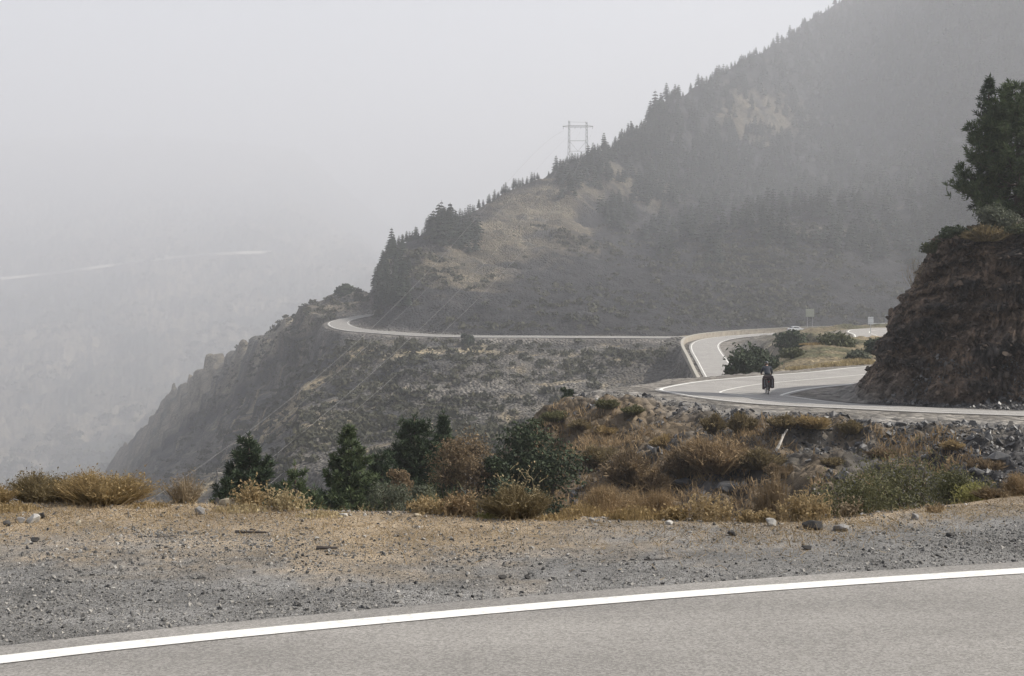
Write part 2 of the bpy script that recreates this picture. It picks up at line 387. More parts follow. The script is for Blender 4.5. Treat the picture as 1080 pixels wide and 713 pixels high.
hill_outer = pts([(900,358,372),(800,357.8,373),(720,357.3,375),(640,356.9,378),(560,356.4,381),(500,356.2,386),(440,354.8,402),(400,352,425),(368,349.4,441),(351,345.8,455),(346,342,467),(352,338.5,481),(372,334.5,498),(398,331,516),(440,327,545)])
hill_road = Road(hill_outer, 6.5, +1, 0.35, 2.5, 1.5, 6, 1.5, 6)
ROADS = [near_road, bend_road, wall_road, hill_road]

# ------------------------------------------------------------------ terrain (lofted between feature lines)
def flat(z): return ('z', z)
LN = []
def line(*c): LN.append(c)
allp = (-1600, 2800)
line((-1600, 2.2, flat(-0.02)), (2800, 2.2, flat(-0.02)))                                                            # 0 near road
line((-1600,9,flat(-.02)),(-300,10.4,flat(0)),(0,11.15,534),(150,11.15,534),(250,10.95,537),(350,10.6,544),(450,10.5,547),(550,10.4,550),(650,10.2,553),(750,10.0,557),(850,10.0,557),(900,10.4,551),(960,10.8,544),(1020,11.2,536),(1080,11.6,528),(1300,12.2,515),(2800,13,flat(0.1)))  # 1 shoulder edge
line((-1600,16,flat(-1.9)),(800,16,flat(-2.0)),(900,16,flat(-1.7)),(1080,17,flat(-1.4)),(1500,18,flat(-.8)),(2800,20,flat(-.4)))  # 2
line((-1600,30,flat(-5.5)),(350,30,flat(-5.2)),(600,29,flat(-4.6)),(800,29,flat(-3.9)),(950,29,flat(-3.3)),(1080,30,flat(-2.9)),(1500,31,flat(-2.3)),(2800,34,flat(-1)))  # 3 gully
line((-1600,60,flat(-14)),(250,58,flat(-12)),(420,54,flat(-9.5)),(500,48,590),(600,44,560),(700,43,552),(800,42,548),(900,41,540),(1080,40,520),(1500,39,500),(2800,40,flat(-2)))  # 4 bank foot
line((-1600,75,flat(-17)),(250,72,flat(-15)),(420,68,flat(-10.5)),(490,64,545),(520,66,497),(545,69,455),(565,71,436),(590,72.5,419),(620,69,415.5),(660,65,418.5),(720,61.5,425.5),(800,57,436),(900,52.5,445.5),(1000,50,451),(1080,48.2,455),(1500,43.5,470),(2800,44,flat(-2)))  # 5 bank top
line((-1600,85,flat(-20)),(250,80,flat(-17)),(420,76,flat(-13)),(520,74,520),(560,76,440),(600,77,418),(660,74,413),(800,66,flat(-3.05)),(900,61,flat(-2.9)),(1080,56,flat(-2.7)),(1500,52,flat(-2.5)),(2800,52,flat(-2)))  # 6
line((-1600,95,flat(-23)),(250,88,flat(-19)),(420,82,flat(-16)),(560,80,475),(620,80,416),(700,80,flat(-3.1)),(830,72,flat(-3.2)),(905,68.5,flat(-3.2)),(940,67,flat(-3.1)),(1000,65.2,flat(-3.05)),(1080,63.2,flat(-3.0)),(1500,61,flat(-2.8)),(2800,60,flat(-1)))  # 7 cut base
line((-1600,99,flat(-24)),(250,92,flat(-20)),(420,85,flat(-17)),(560,83,490),(620,82.5,425),(700,83,flat(-3.1)),(880,75,flat(-3.15)),(900,73,412),(912,72.3,402),(925,72,384),(933,71.6,362),(945,71.3,337),(960,71,314),(975,70.6,282),(990,70,258),(1010,69,249),(1040,68,246),(1080,67,244),(1200,66,225),(1500,65,205),(2800,66,flat(8)))  # 8 cut top
line((-1600,106,flat(-26)),(250,98,flat(-22)),(420,92,flat(-19)),(560,88,510),(620,86,450),(700,87,flat(-3.2)),(880,80,flat(-3.2)),(905,80,flat(-3.0)),(925,80,380),(945,80,335),(960,80,312),(975,80,280),(990,80,256),(1040,79,240),(1080,78,236),(1200,78,210),(1500,80,180),(2800,84,flat(11)))  # 9 cut back
line((-1600,115,flat(-28)),(250,110,flat(-25)),(420,103,flat(-22)),(560,98,530),(620,95,480),(700,94,flat(-3.5)),(800,96,flat(-3.25)),(905,96,flat(-3.25)),(1000,96,flat(-2.6)),(1080,97,flat(1)),(1200,98,210),(1500,100,180),(2800,110,flat(14)))  # 10 back foot
line((-1600,130,flat(-32)),(250,125,flat(-29)),(420,120,flat(-26)),(600,115,540),(700,113,470),(760,112,420),(800,113,395),(860,113,flat(-3.5)),(1000,120,flat(-3.3)),(1200,120,flat(4)),(2800,130,flat(12)))  # 11
line((-1600,160,flat(-38)),(250,155,flat(-36)),(420,150,flat(-30)),(600,150,570),(700,150,520),(760,150,450),(795,150,412),(820,150,378),(850,152,364),(880,155,362),(910,155,368),(1000,160,flat(-3.2)),(1200,160,flat(2)),(2800,180,flat(10)))  # 12 mound
line((-1600,210,flat(-47)),(0,210,flat(-47)),(250,200,flat(-40)),(420,190,510),(600,190,500),(700,195,480),(760,205,430),(800,205,385),(830,205,362),(850,205,352),(880,208,353),(900,208,355),(1000,210,flat(-3)),(1200,210,flat(2)),(2800,240,flat(10)))  # 13
line((-1600,300,flat(-58)),(0,300,flat(-58)),(200,280,560),(300,262,487),(420,250,452),(600,245,452),(700,250,440),(760,258,400),(800,260,372),(850,262,350),(900,264,347),(1000,265,344),(1200,270,flat(3)),(2800,300,flat(10)))  # 14
line((-1600,540,flat(-90)),(0,560,flat(-95)),(150,520,540),(250,420,482),(320,340,436),(420,320,398),(560,320,392),(700,315,385),(745,320,362),(800,325,358),(850,330,350),(1000,335,345),(1200,340,flat(3)),(2800,360,flat(10)))  # 15
line((-1600,760,flat(-130)),(0,800,flat(-135)),(110,830,545),(170,740,498),(250,580,437),(320,475,384),(360,440,353),(400,427,353),(440,404,356),(500,388,358),(560,383,358),(640,380,358),(745,378,357),(800,376,355),(1000,376,349),(1200,380,flat(0)),(2800,400,flat(10)))  # 16 hillside road
line((-1600,1050,flat(-190)),(0,1150,flat(-200)),(60,1200,565),(110,1120,528),(170,930,458),(215,780,420),(250,680,402),(270,610,378),(310,520,345),(345,500,330),(372,510,328),(395,470,335),(420,440,346),(450,420,349),(500,405,350),(600,398,350),(700,410,352),(800,430,362),(900,440,360),(1000,450,355),(1200,460,330),(2800,480,flat(10)))  # 17 mountain base / cut above road
line((-1600,1350,flat(-240)),(0,1450,flat(-265)),(60,1450,566),(100,1380,520),(130,1280,478),(160,1130,444),(175,1060,427),(190,990,414),(199,940,406),(204,900,390),(238,800,386),(243,780,377),(262,690,366),(268,670,361),(290,640,350),(300,620,337),(318,590,332),(345,560,314),(372,560,306),(388,570,304),(395,500,308),(402,490,298),(430,480,300),(500,480,308),(600,500,310),(700,560,300),(800,580,300),(900,600,305),(1000,620,300),(1200,640,200),(2800,640,flat(60)))  # 18
line((-1600,1550,flat(-265)),(0,1650,flat(-290)),(100,1530,590),(165,1240,520),(215,1000,460),(270,800,420),(345,660,360),(388,640,330),(395,530,290),(402,520,272),(430,520,268),(500,560,270),(600,600,262),(680,640,274),(720,650,262),(760,660,251),(800,665,242),(850,670,241),(880,675,246),(920,680,254),(1000,690,252),(1200,720,60),(2800,720,flat(90)))  # 19 front ridge
line((-1600,1700,flat(-275)),(0,1800,flat(-300)),(165,1380,580),(270,950,510),(345,760,420),(388,740,380),(395,570,284),(402,560,268),(430,560,262),(500,640,234),(600,720,210),(680,840,214),(760,930,212),(850,1030,205),(920,1020,200),(1000,960,180),(1200,1200,20),(2800,1200,flat(120)))  # 20
line((-1600,1850,flat(-285)),(0,1920,flat(-300)),(165,1520,590),(345,900,470),(388,860,400),(395,610,281),(402,600,268),(415,600,262),(470,660,240),(520,740,214),(560,800,194),(608,870,176),(640,960,160),(680,1080,136),(700,1150,114),(760,1350,83),(820,1650,50),(880,2000,18),(920,1900,-6),(1000,1600,-50),(1080,1450,-95),(1300,1400,-150),(2800,1400,-150))  # 21 skyline
line((-1600,1980,flat(-290)),(165,1720,560),(345,1100,520),(388,1000,430),(395,720,300),(415,710,285),(520,880,240),(608,1030,205),(700,1350,150),(880,2300,60),(1080,1750,-60),(2800,1700,-80))  # 22 behind
line((-1600,2150,520),(0,2150,510),(200,2150,486),(390,2250,440),(420,2400,335),(600,2500,250),(900,2750,120),(2800,2750,120))   # 23 far slope
line((-1600,3000,400),(0,3000,400),(150,3000,388),(390,3100,370),(420,3300,325),(2800,3500,200))   # 24
line((-1600,4700,290),(0,4700,290),(110,4700,280),(180,4700,271),(260,4700,266),(390,4700,284),(420,4800,305),(2800,5000,250))   # 25
line((-1600,7400,212),(0,7400,212),(200,7400,202),(300,7400,204),(350,7400,226),(395,7400,262),(470,7400,295),(2800,7400,290))   # 26
line((-1600,9600,160),(200,9600,150),(320,9600,165),(400,9600,235),(470,9600,285),(2800,9600,285))   # 27 crest in the cloud
line((-1600,11500,200),(2800,11500,300))   # 28

NL = len(LN)
pxs = np.concatenate([np.arange(-1600, -60, 40), np.arange(-60, 1140, 1.5), np.arange(1140, 2801, 40)]).astype(float)
dd = []
for a, b, n in [(2.2,6,14),(6,11.9,110),(11.9,17,40),(17,38,60),(38,62,160),(62,66,36),(66,73,150),(73,112,110),(112,250,110),(250,372,130),(372,560,170),(560,2350,270),(2350,9800,170),(9800,11500,10)]:
    dd.append(np.exp(np.linspace(math.log(a), math.log(b), n, endpoint=False)))
ds = np.concatenate(dd + [[11500.0]])
NC, NR = len(pxs), len(ds)
KD = np.zeros((NL, NC)); KZ = np.zeros((NL, NC))
smk = np.exp(-0.5*(np.arange(-12, 13)/5.0)**2); smk /= smk.sum()
smk2 = np.exp(-0.5*(np.arange(-3, 4)/1.2)**2); smk2 /= smk2.sum()
for i, l in enumerate(LN):
    p = np.array([c[0] for c in l], float); d = np.array([c[1] for c in l], float)
    z = np.array([c[2][1] if isinstance(c[2], tuple) else zof(c[1], c[2]) for c in l], float)
    KD[i] = np.interp(pxs, p, d); KZ[i] = np.interp(pxs, p, z)
    k = smk2 if i in (7, 8, 9, 10, 18) else smk
    h = len(k)//2
    for A in (KD, KZ):
        A[i] = np.convolve(np.pad(A[i], h, mode='edge'), k, mode='valid')
for i in range(1, NL): KD[i] = np.maximum(KD[i], KD[i-1] + 0.4)

def pchip(x, y, xi):
    h = np.diff(x); dl = np.diff(y) / h
    m = np.zeros_like(y)
    w1 = 2*h[1:] + h[:-1]; w2 = h[1:] + 2*h[:-1]
    ok = dl[:-1]*dl[1:] > 0
    with np.errstate(divide='ignore', invalid='ignore'):
        hm = (w1 + w2) / (w1/dl[:-1] + w2/dl[1:])
    m[1:-1] = np.where(ok, hm, 0); m[0] = dl[0]; m[-1] = dl[-1]
    k = np.clip(np.searchsorted(x, xi, side='right') - 1, 0, len(x)-2)
    t = (xi - x[k]) / h[k]
    return ((1+2*t)*(1-t)**2)*y[k] + t*(1-t)**2*h[k]*m[k] + t*t*(3-2*t)*y[k+1] + t*t*(t-1)*h[k]*m[k+1]

PX, D = np.meshgrid(pxs, ds)
Z = np.zeros_like(PX); S = np.zeros_like(PX)
for j in range(NC):
    Z[:, j] = pchip(KD[:, j], KZ[:, j], ds)
    S[:, j] = np.interp(ds, KD[:, j], np.arange(NL))
X = (PX - 540)/F * D; Y = D.copy()
# relief
n_small = fbm(X*1.3, Y*1.3, 5, 3)
n_mid = fbm(X*0.14, Y*0.14, 6, 11, 0.55)
n_big = fbm(X*0.012, Y*0.012, 7, 23, 0.55)
rid = 1 - np.abs(fbm(X*0.02 + 5, Y*0.02, 6, 31, 0.55)) * 2
amp_near = np.interp(D, [6, 10, 12, 20, 60, 120], [0.0, 0.012, 0.03, 0.12, 0.2, 0.2])
Z += n_small * amp_near * (1 + 0*D)
amp_mid = sstep(14, 45, D) * np.interp(D, [14, 45, 130, 300, 800], [0, 0.5, 0.9, 1.4, 2.5])
plateau = sstep(560, 620, PX) * sstep(5.0, 5.4, S) * (1 - sstep(11.5, 12.5, S))
amp_mid = amp_mid * (1 - 0.9*plateau)
Z += n_mid * amp_mid
bankm = sstep(3.3, 3.9, S) * (1 - sstep(4.75, 4.95, S)) * sstep(480, 540, PX)
Z += bankm * (fbm(X*0.42, Y*0.42, 4, 63)*0.75 + (0.35 - np.abs(fbm(X*0.9, Y*0.9, 3, 64)))*0.6)
amp_big = sstep(200, 700, D) * np.interp(D, [200, 400, 1000, 2500, 4500], [0, 5, 13, 34, 62])
Z += (n_big*0.8 + (rid - 0.5)*0.7) * amp_big * (1 - 0.75*np.exp(-((S-21)/0.25)**2))
per = 11.0; zt_ = Z/per + 0.8*fbm(X*0.012, Y*0.012, 4, 66); fr_ = zt_ - np.floor(zt_)
stair = (sstep(0.30, 0.62, fr_) - fr_) * per
spurm = sstep(12.6, 13.6, S) * (1 - sstep(18.6, 19.2, S)) * (1 - sstep(400, 520, PX)*0.75) * (1 - sstep(15.2, 15.8, S)*sstep(330, 350, PX)) * (1 - sstep(740, 760, PX))
Z += stair * spurm * 0.75 * sstep(0.0, 0.5, fbm(X*0.008, Y*0.008, 3, 67) + 0.35)
ROADW = np.zeros(NC*NR)
Xf, Yf, Zf = X.ravel(), Y.ravel(), Z.ravel().copy()
for r in ROADS: r.conform(Xf, Yf, Zf)
# keep the near ground low under the asphalt
Z = Zf.reshape(NR, NC); RW = ROADW.reshape(NR, NC)
PYG = HZ + (EYE - Z) * F / D

def ground(x, y):
    """terrain height at a point (bilinear on the sheet)"""
    px = 540 + F*x/y
    j = np.clip(np.searchsorted(pxs, px) - 1, 0, NC-2); i = np.clip(np.searchsorted(ds, y) - 1, 0, NR-2)
    u = np.clip((px - pxs[j])/(pxs[j+1]-pxs[j]), 0, 1); v = np.clip((y - ds[i])/(ds[i+1]-ds[i]), 0, 1)
    return (Z[i, j]*(1-u)+Z[i, j+1]*u)*(1-v) + (Z[i+1, j]*(1-u)+Z[i+1, j+1]*u)*v
def hit(px, py, dmin, dmax=10000):
    """first distance beyond dmin where the terrain seen in column px reaches row py"""
    j = int(np.clip(np.searchsorted(pxs, px), 0, NC-1))
    ii = np.nonzero((ds >= dmin) & (ds <= dmax) & (PYG[:, j] <= py))[0]
    return float(ds[ii[0]]) if len(ii) else None
def spot(px, d):
    x = (px - 540)/F*d
    return np.array([x, d, float(ground(np.array(x), np.array(d)))])

# rock cut: push the face in and out so that it breaks into ledges
cutm = sstep(6.9, 7.25, S) * (1 - sstep(8.3, 9.2, S)) * sstep(895, 925, PX) * (1 - RW)
zz = Z*1.0
led = fbm(X*0.6 + zz*0.45, zz*1.5 - X*0.5, 6, 77, 0.62)
lump = fbm(X*0.22, zz*0.25, 4, 91, 0.5)
Yc = Y - cutm * (led*1.5 + lump*1.6)
Xc = X + cutm * fbm(zz*1.1, X*0.6, 4, 55)*0.5
Yc = Yc - cutm * np.abs(fbm(X*2.2 + zz*0.8, zz*3.4 - X*0.9, 4, 78, 0.6))*0.9
Zc = Z + cutm * fbm(X*1.5, zz*1.5, 3, 14)*0.25

# ground colours (soil, rock, straw, scrub; the mountain also has shade and sun painted in)
def C(r, g, b): return np.array([r, g, b])
cols = np.zeros((NR, NC, 3))
def lay(c, w):
    global cols
    w = np.clip(w, 0, 1)[..., None]; cols = cols*(1-w) + c*w
fine = fbm(X*0.9, Y*0.9, 5, 41); mid = fbm(X*0.12, Y*0.12, 5, 42); wide = fbm(X*0.02, Y*0.02, 6, 43)
def blob(cx, cy, rx, ry): return np.exp(-(((PX-cx)/rx)**2 + ((PYG-cy)/ry)**2))
lay(C(.158,.154,.148), np.ones_like(S))                                       # grey gravel
lay(C(.255,.203,.142), sstep(0.68, 0.92, S + 0.12*fine + 0.07*fbm(X*7, Y*7, 3, 47) + 0.10*mid - 0.20*sstep(480, 760, PX)) )  # straw-littered earth
lay(C(.16,.125,.085), sstep(1.05, 1.8, S))
lay(C(.105,.095,.082), sstep(3.0, 3.8, S))                                   # bank
lay(C(.118,.092,.064), sstep(3.4, 4.0, S) * sstep(-0.1, 0.35, mid + 0.4*fine + 0.45*blob(640, 460, 90, 50) - 0.35*sstep(860, 960, PX)))
lay(C(.055,.053,.054), sstep(3.4, 4.0, S) * sstep(0.0, 0.4, -mid*0.8 + 0.3*fine + 0.3*sstep(820, 930, PX) + 0.3*blob(760, 500, 60, 40)))
lay(C(.175,.165,.152), sstep(4.72, 4.95, S + 0.05*fine) * sstep(570, 610, PX))  # gravel verge of the bend
lay(C(.085,.078,.074), sstep(6.6, 7.0, S) * sstep(820, 850, PX) * (1 - sstep(7.2, 7.5, S)))
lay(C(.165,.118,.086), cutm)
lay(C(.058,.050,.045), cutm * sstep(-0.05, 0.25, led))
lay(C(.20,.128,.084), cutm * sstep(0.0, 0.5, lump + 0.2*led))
lay(C(.13,.115,.065), sstep(8.2, 8.8, S) * sstep(920, 940, PX))
lay(C(.165,.135,.085), sstep(10.6, 11.2, S) * sstep(690, 740, PX))
lay(C(.085,.082,.048), sstep(10.6, 11.2, S) * sstep(690, 740, PX) * sstep(-0.1, 0.3, mid))
hs = sstep(12.2, 13.0, S) * (1 - sstep(790, 850, PX)*(1 - sstep(15.6, 16, S)))
lay(C(.110,.102,.090), hs)
lay(C(.235,.195,.13), hs * sstep(0.02, 0.4, mid*0.7 + wide*0.5 + 0.6*blob(440, 372, 90, 11) + 0.85*np.exp(-((PX - 378 + (PYG-362)*1.08)/11)**2)*sstep(355, 365, PYG) + .35*blob(285, 450, 60, 30) + .35*blob(350, 440, 70, 8) - 0.14))
lay(C(.045,.045,.045), hs * sstep(0.05, 0.35, -wide*0.6 - mid*0.4 + 0.4*blob(220, 415, 50, 30) + 0.35*blob(455, 388, 26, 9) + .35*blob(420, 440, 90, 30) - .05))
mt = sstep(16.25, 16.6, S)
lay(C(.028,.028,.029), mt)  # mountain colour darkened to stand for cloud shade
patch = blob(560, 230, 70, 45) + blob(480, 285, 45, 28) + 0.7*blob(650, 190, 50, 25) + 0.8*blob(800, 120, 55, 32) + 0.7*blob(850, 240, 90, 7) + .5*blob(740, 256, 40, 8) + .4*blob(700, 215, 40, 20)  # tan clearings, with sunlit spots and a lit ridge crest painted into the colour
lay(C(.125,.107,.076), mt * (1 - sstep(21.4, 22, S)) * sstep(0.25, 0.75, patch + 0.45*wide + 0.45*mid))
lay(C(.062,.060,.057), mt * (1 - sstep(21.4, 22, S)) * sstep(0.3, 0.7, 0.6*mid + 0.5*fbm(X*0.05, Y*0.05, 5, 99) + 0.3*patch))
fs = sstep(22.0, 22.6, S)
lay(C(.12,.107,.082), fs)
lay(C(.055,.060,.050), fs * sstep(-0.05, 0.2, fbm(X*0.006, Y*0.004, 6, 44) + 0.3*wide))
lay(C(.19,.165,.125), fs * sstep(0.12, 0.35, -fbm(X*0.006, Y*0.004, 6, 44) - 0.3*wide))
left = (1 - sstep(385, 395, PX)) * sstep(16.5, 17, S) * (1 - sstep(18.3, 18.8, S))
lay(C(.185,.160,.122), left)
lay(C(.10,.096,.086), left * sstep(0, 0.3, wide*0.6 + mid*0.6))
stripe = np.exp(-((PX - 378 + (PYG-362)*1.08 + 4*wide)/(7 + .06*np.abs(PYG-362)))**2) * sstep(360, 368, PYG) * (1 - sstep(430, 500, PYG))
lay(C(.36,.29,.18), stripe * sstep(13, 13.5, S) * (1 - sstep(16.4, 16.8, S)) * sstep(-.25, .25, mid + .3*fine) * .9)
lay(C(.30,.25,.165), sstep(15.0, 15.6, S)*(1 - sstep(16.3, 16.5, S)) * blob(440, 371, 95, 10) * sstep(-.2, .3, mid + wide))
lay(C(.19,.175,.155), RW * sstep(20, 40, D) * 0.8 * (1 - sstep(815, 840, PX)*sstep(6.0, 6.4, S)*(1 - sstep(7.3, 7.8, S))))

fr = []
for px in np.arange(-40, 292, 5.0):
    py = float(np.interp(px, [-40,30,70,120,178,220,255,290], [299,291.5,287,280,272.5,269,267,266]))
    d = hit(px, py, 2600)
    if d: fr.append(world(px, py, d))
fr = np.array(fr); k_ = np.ones(7)/7
for _ in range(2): fr[3:-3, 1] = np.convolve(fr[:, 1], k_, 'valid'); 
fr[:, 0] = (np.arange(-40, 292, 5.0)[:len(fr)] - 540)/F*fr[:, 1]
fr[:, 2] = zof(fr[:, 1], np.interp(np.arange(-40, 292, 5.0)[:len(fr)], [-40,30,70,120,178,220,255,290], [299,291.5,287,280,272.5,269,267,266]))
FRC = fr.copy()
fpx = np.arange(-40, 292, 5.0)[:len(fr)]; fpy = np.interp(fpx, [-40,30,70,120,178,220,255,290], [299,291.5,287,280,272.5,269,267,266])
for j in np.nonzero((pxs > -38) & (pxs < 286))[0]:
    d0 = np.interp(pxs[j], fpx, fr[:, 1]); p0 = np.interp(pxs[j], fpx, fpy)
    r_ = np.nonzero((ds > d0 - 700) & (ds < d0 + 5))[0]
    Zc[r_, j] = np.minimum(Zc[r_, j], zof(ds[r_], p0 + 1.6))
def build_terrain():
    ci = (NC-1); 
    cx = (PX[:-1, :-1] + PX[1:, 1:])/2; cs = (S[:-1, :-1] + S[1:, 1:])/2; cd = (D[:-1, :-1] + D[1:, 1:])/2
    cm = (cutm[:-1, :-1] + cutm[1:, 1:])/2
    zone = np.zeros_like(cs, int)
    zone[cs > 1.3] = 1                                      # bank, gully, bend shelf
    zone[cm > 0.12] = 2                                     # rock cut
    zone[(cs > 12.4) & (cd > 150) & ((cx < 745) | (cs > 15.5))] = 3   # hillside
    zone[(cs > 16.3) & (cx > 392)] = 4                      # mountain
    zone[(cs > 18.6) & (cx <= 392)] = 5
    zone[cs > 22.0] = 5
    info = [('ground', 'ground', 'roadside gravel pull-out with dry straw at its far edge'),
            ('embankment', 'slope', None), ('rock_cutting', 'cliff', None), ('hillside', 'hill', None), ('mountain', 'hill', None), ('far_hillside', 'hill', None)]
    idx = np.arange(NR*NC).reshape(NR, NC)
    q = np.stack([idx[:-1, :-1], idx[:-1, 1:], idx[1:, 1:], idx[1:, :-1]], -1)
    V = np.stack([Xc, Yc, Zc], -1).reshape(-1, 3); Cc = cols.reshape(-1, 3)
    # smooth normals over the whole sheet, so that no seam shows between its pieces
    G3 = np.stack([Xc, Yc, Zc], -1)
    du = np.gradient(G3, axis=1); dv = np.gradient(G3, axis=0)
    nrm = unit(np.cross(du, dv)).reshape(-1, 3)
    for zi, (nm, mt_, lab) in enumerate(info):
        f = q[zone == zi]
        used, inv = np.unique(f.ravel(), return_inverse=True)
        g = Geo(); g.add(V[used], None, inv.reshape(-1, 4))
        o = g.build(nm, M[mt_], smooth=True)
        tag(o, kind='structure')
        a = o.data.color_attributes.new('col', 'FLOAT_COLOR', 'POINT')
        cc = np.concatenate([Cc[used], np.ones((len(used), 1))], 1).astype(np.float32)
        a.data.foreach_set('color', cc.ravel())
        o.data.normals_split_custom_set_from_vertices(nrm[used].astype(np.float32).tolist())
build_terrain()

# ------------------------------------------------------------------ road surfaces
def ribbon(road, lat0, lat1, lift, name, mat, parent=None, n=1, ends=None):
    g = Geo(); L_ = [road.at(lat0 + (lat1-lat0)*k/n) for k in range(n+1)]
    s0, s1 = ends or (0, len(L_[0]))
    L_ = [l[s0:s1] for l in L_]
    m = len(L_[0])
    v = np.concatenate(L_) + np.array([0, 0, lift])
    q = []
    for k in range(n):
        i = np.arange(m-1); q.append(np.stack([k*m+i, (k+1)*m+i, (k+1)*m+i+1, k*m+i+1], 1))
    q = np.concatenate(q)
    if road.side > 0: q = q[:, ::-1]
    g.add(v, None, q)
    return g.build(name, mat, parent, smooth=True)
def make_road(road, over_o, over_i, asph, lines, lift):
    o = ribbon(road, -over_o, road.w + over_i, lift, 'road', M[asph], n=6)
    tag(o, kind='structure')
    for nm, a, b in lines: ribbon(road, a, b, lift + 0.004*(1 + float(road.o[:, 1].mean())/60), nm, M['paint'], o)
    return o
make_road(near_road, 0.20, 0.3, 'asphalt', [('edge_line', 0.0, 0.15), ('edge_line', 7.1, 7.25)], 0.012)
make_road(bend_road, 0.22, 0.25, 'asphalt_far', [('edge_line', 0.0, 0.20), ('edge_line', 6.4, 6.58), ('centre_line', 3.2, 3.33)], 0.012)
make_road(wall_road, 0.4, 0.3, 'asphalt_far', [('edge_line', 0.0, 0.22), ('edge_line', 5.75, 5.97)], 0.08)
make_road(hill_road, 0.4, 0.4, 'asphalt', [('edge_line', 0.0, 0.25), ('edge_line', 6.2, 6.4)], 0.10)
# far road across the valley lies on a ledge of the far slope
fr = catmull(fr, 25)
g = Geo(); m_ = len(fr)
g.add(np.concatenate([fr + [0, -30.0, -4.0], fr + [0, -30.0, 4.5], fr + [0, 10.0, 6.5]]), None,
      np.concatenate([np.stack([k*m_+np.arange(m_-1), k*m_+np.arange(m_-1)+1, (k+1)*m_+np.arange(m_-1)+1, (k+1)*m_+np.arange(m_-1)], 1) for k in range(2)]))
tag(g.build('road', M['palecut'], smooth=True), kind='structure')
FAR_ROAD = fr

# ------------------------------------------------------------------ parapet, guardrail, signs
def strip_wall(road, lat, h, th, z0, sel, name, parent):
    a = road.at(lat)[sel]; b = road.at(lat - th)[sel]
    m = len(a); i = np.arange(m-1)
    lo = -1.5
    v = np.concatenate([a + [0,0,lo], a + [0,0,z0+h], b + [0,0,z0+h], b + [0,0,lo*2.5]])
    q = np.concatenate([np.stack([k*m+i, k*m+i+1, ((k+1)%4)*m+i+1, ((k+1)%4)*m+i], 1) for k in range(4)])
    q = np.concatenate([q, [[0, m, 2*m, 3*m], [m-1, 4*m-1, 3*m-1, 2*m-1]]])
    g = Geo(); g.add(v, None, q[:, ::-1]); return g
sel = np.nonzero(wall_road.o[:, 1] > 222)[0]
wall = strip_wall(wall_road, -1.7, 1.05, 0.45, 0, sel, 'parapet_wall', None).build('parapet_wall', M['concrete'])
tag(wall, 'long stone parapet wall curving round the outside of the far bend', 'wall')
cop = strip_wall(wall_road, -1.62, 0.16, 0.61, 1.053, sel, 'coping', None)
cv = cop.V[0]; m_ = len(sel)
base_a = wall_road.at(-1.62)[sel]; base_b = wall_road.at(-1.62-0.61)[sel]
cv[:m_] = base_a + [0,0,1.053]; cv[3*m_:] = base_b + [0,0,1.053]
cop.build('coping', M['coping'], wall)

def guardrail():
    p = pts([(920,341.9,352),(960,341.5,353),(1010,341,354),(1060,340.5,355)])
    p = catmull(p, 3.0)
    root = empty('guardrail', p[0], 0, 'short pale metal guardrail above the road beside the rock cutting', 'guardrail')
    g = Geo(); q = p - p[0]
    prof = np.array([(0,-.16),(-.07,-.10),(-.07,-.04),(0,0),(-.07,.04),(-.07,.10),(0,.16)])
    n = len(q); v = np.concatenate([q + [0, a*1.3, b*1.5] for a, b in prof])
    i = np.arange(n-1)
    g.add(v, None, np.concatenate([np.stack([k*n+i, k*n+i+1, (k+1)*n+i+1, (k+1)*n+i], 1) for k in range(6)]))
    g.build('rail', M['steel'], root)
    for k in range(0, n, 2):
        g = Geo(); c = q[k]
        box(g, (c[0], c[1]+0.09, c[2]-0.75), (0.1, 0.1, 1.9)); g.build('post', M['steel'], root)
guardrail()

def sign(px, top, bot, wpx, d, mat, label, post_h=None, shape='rect'):
    c = world(px, bot, d); w = wpx/F*d; h = (bot-top)/F*d
    gz = spot(px, d)[2]
    root = empty('road_sign', (c[0], d, gz), 0, label, 'road sign', 'road signs along the far road')
    zb = c[2] - gz
    g = Geo(); box(g, (0, 0, zb + h/2), (w, 0.03, h)); 
    pn = g.build('panel', M[mat], root)
    bv = pn.modifiers.new('b', 'BEVEL'); bv.width = min(w, h)*0.06; bv.segments = 2; bv.limit_method = 'NONE'
    for k in (-1, 1):
        g = Geo(); box(g, (0, -0.035, zb + h/2 + k*h*0.28), (w*0.86, 0.04, 0.06)); g.build('stiffener', M['steel'], root)
    for k in ((-1, 1) if w > 1.4 else (0,)):
        g = Geo(); tube(g, [(k*w*0.3, 0.06, -0.6), (k*w*0.3, 0.06, zb + h*0.95)], 0.045, 8); g.build('post', M['steel'], root)
sign(854.3, 325.8, 334.2, 9.0, 352, 'signback', 'square pale yellowish sign on posts against the dark mountain foot')
sign(918.3, 334.2, 342.0, 5.8, 212, 'signwhite', 'white rectangular sign on a single post by the sunlit road')
sign(934.6, 331.6, 338.0, 3.2, 352, 'signgrey', 'small narrow dull grey sign next to the rock cutting')

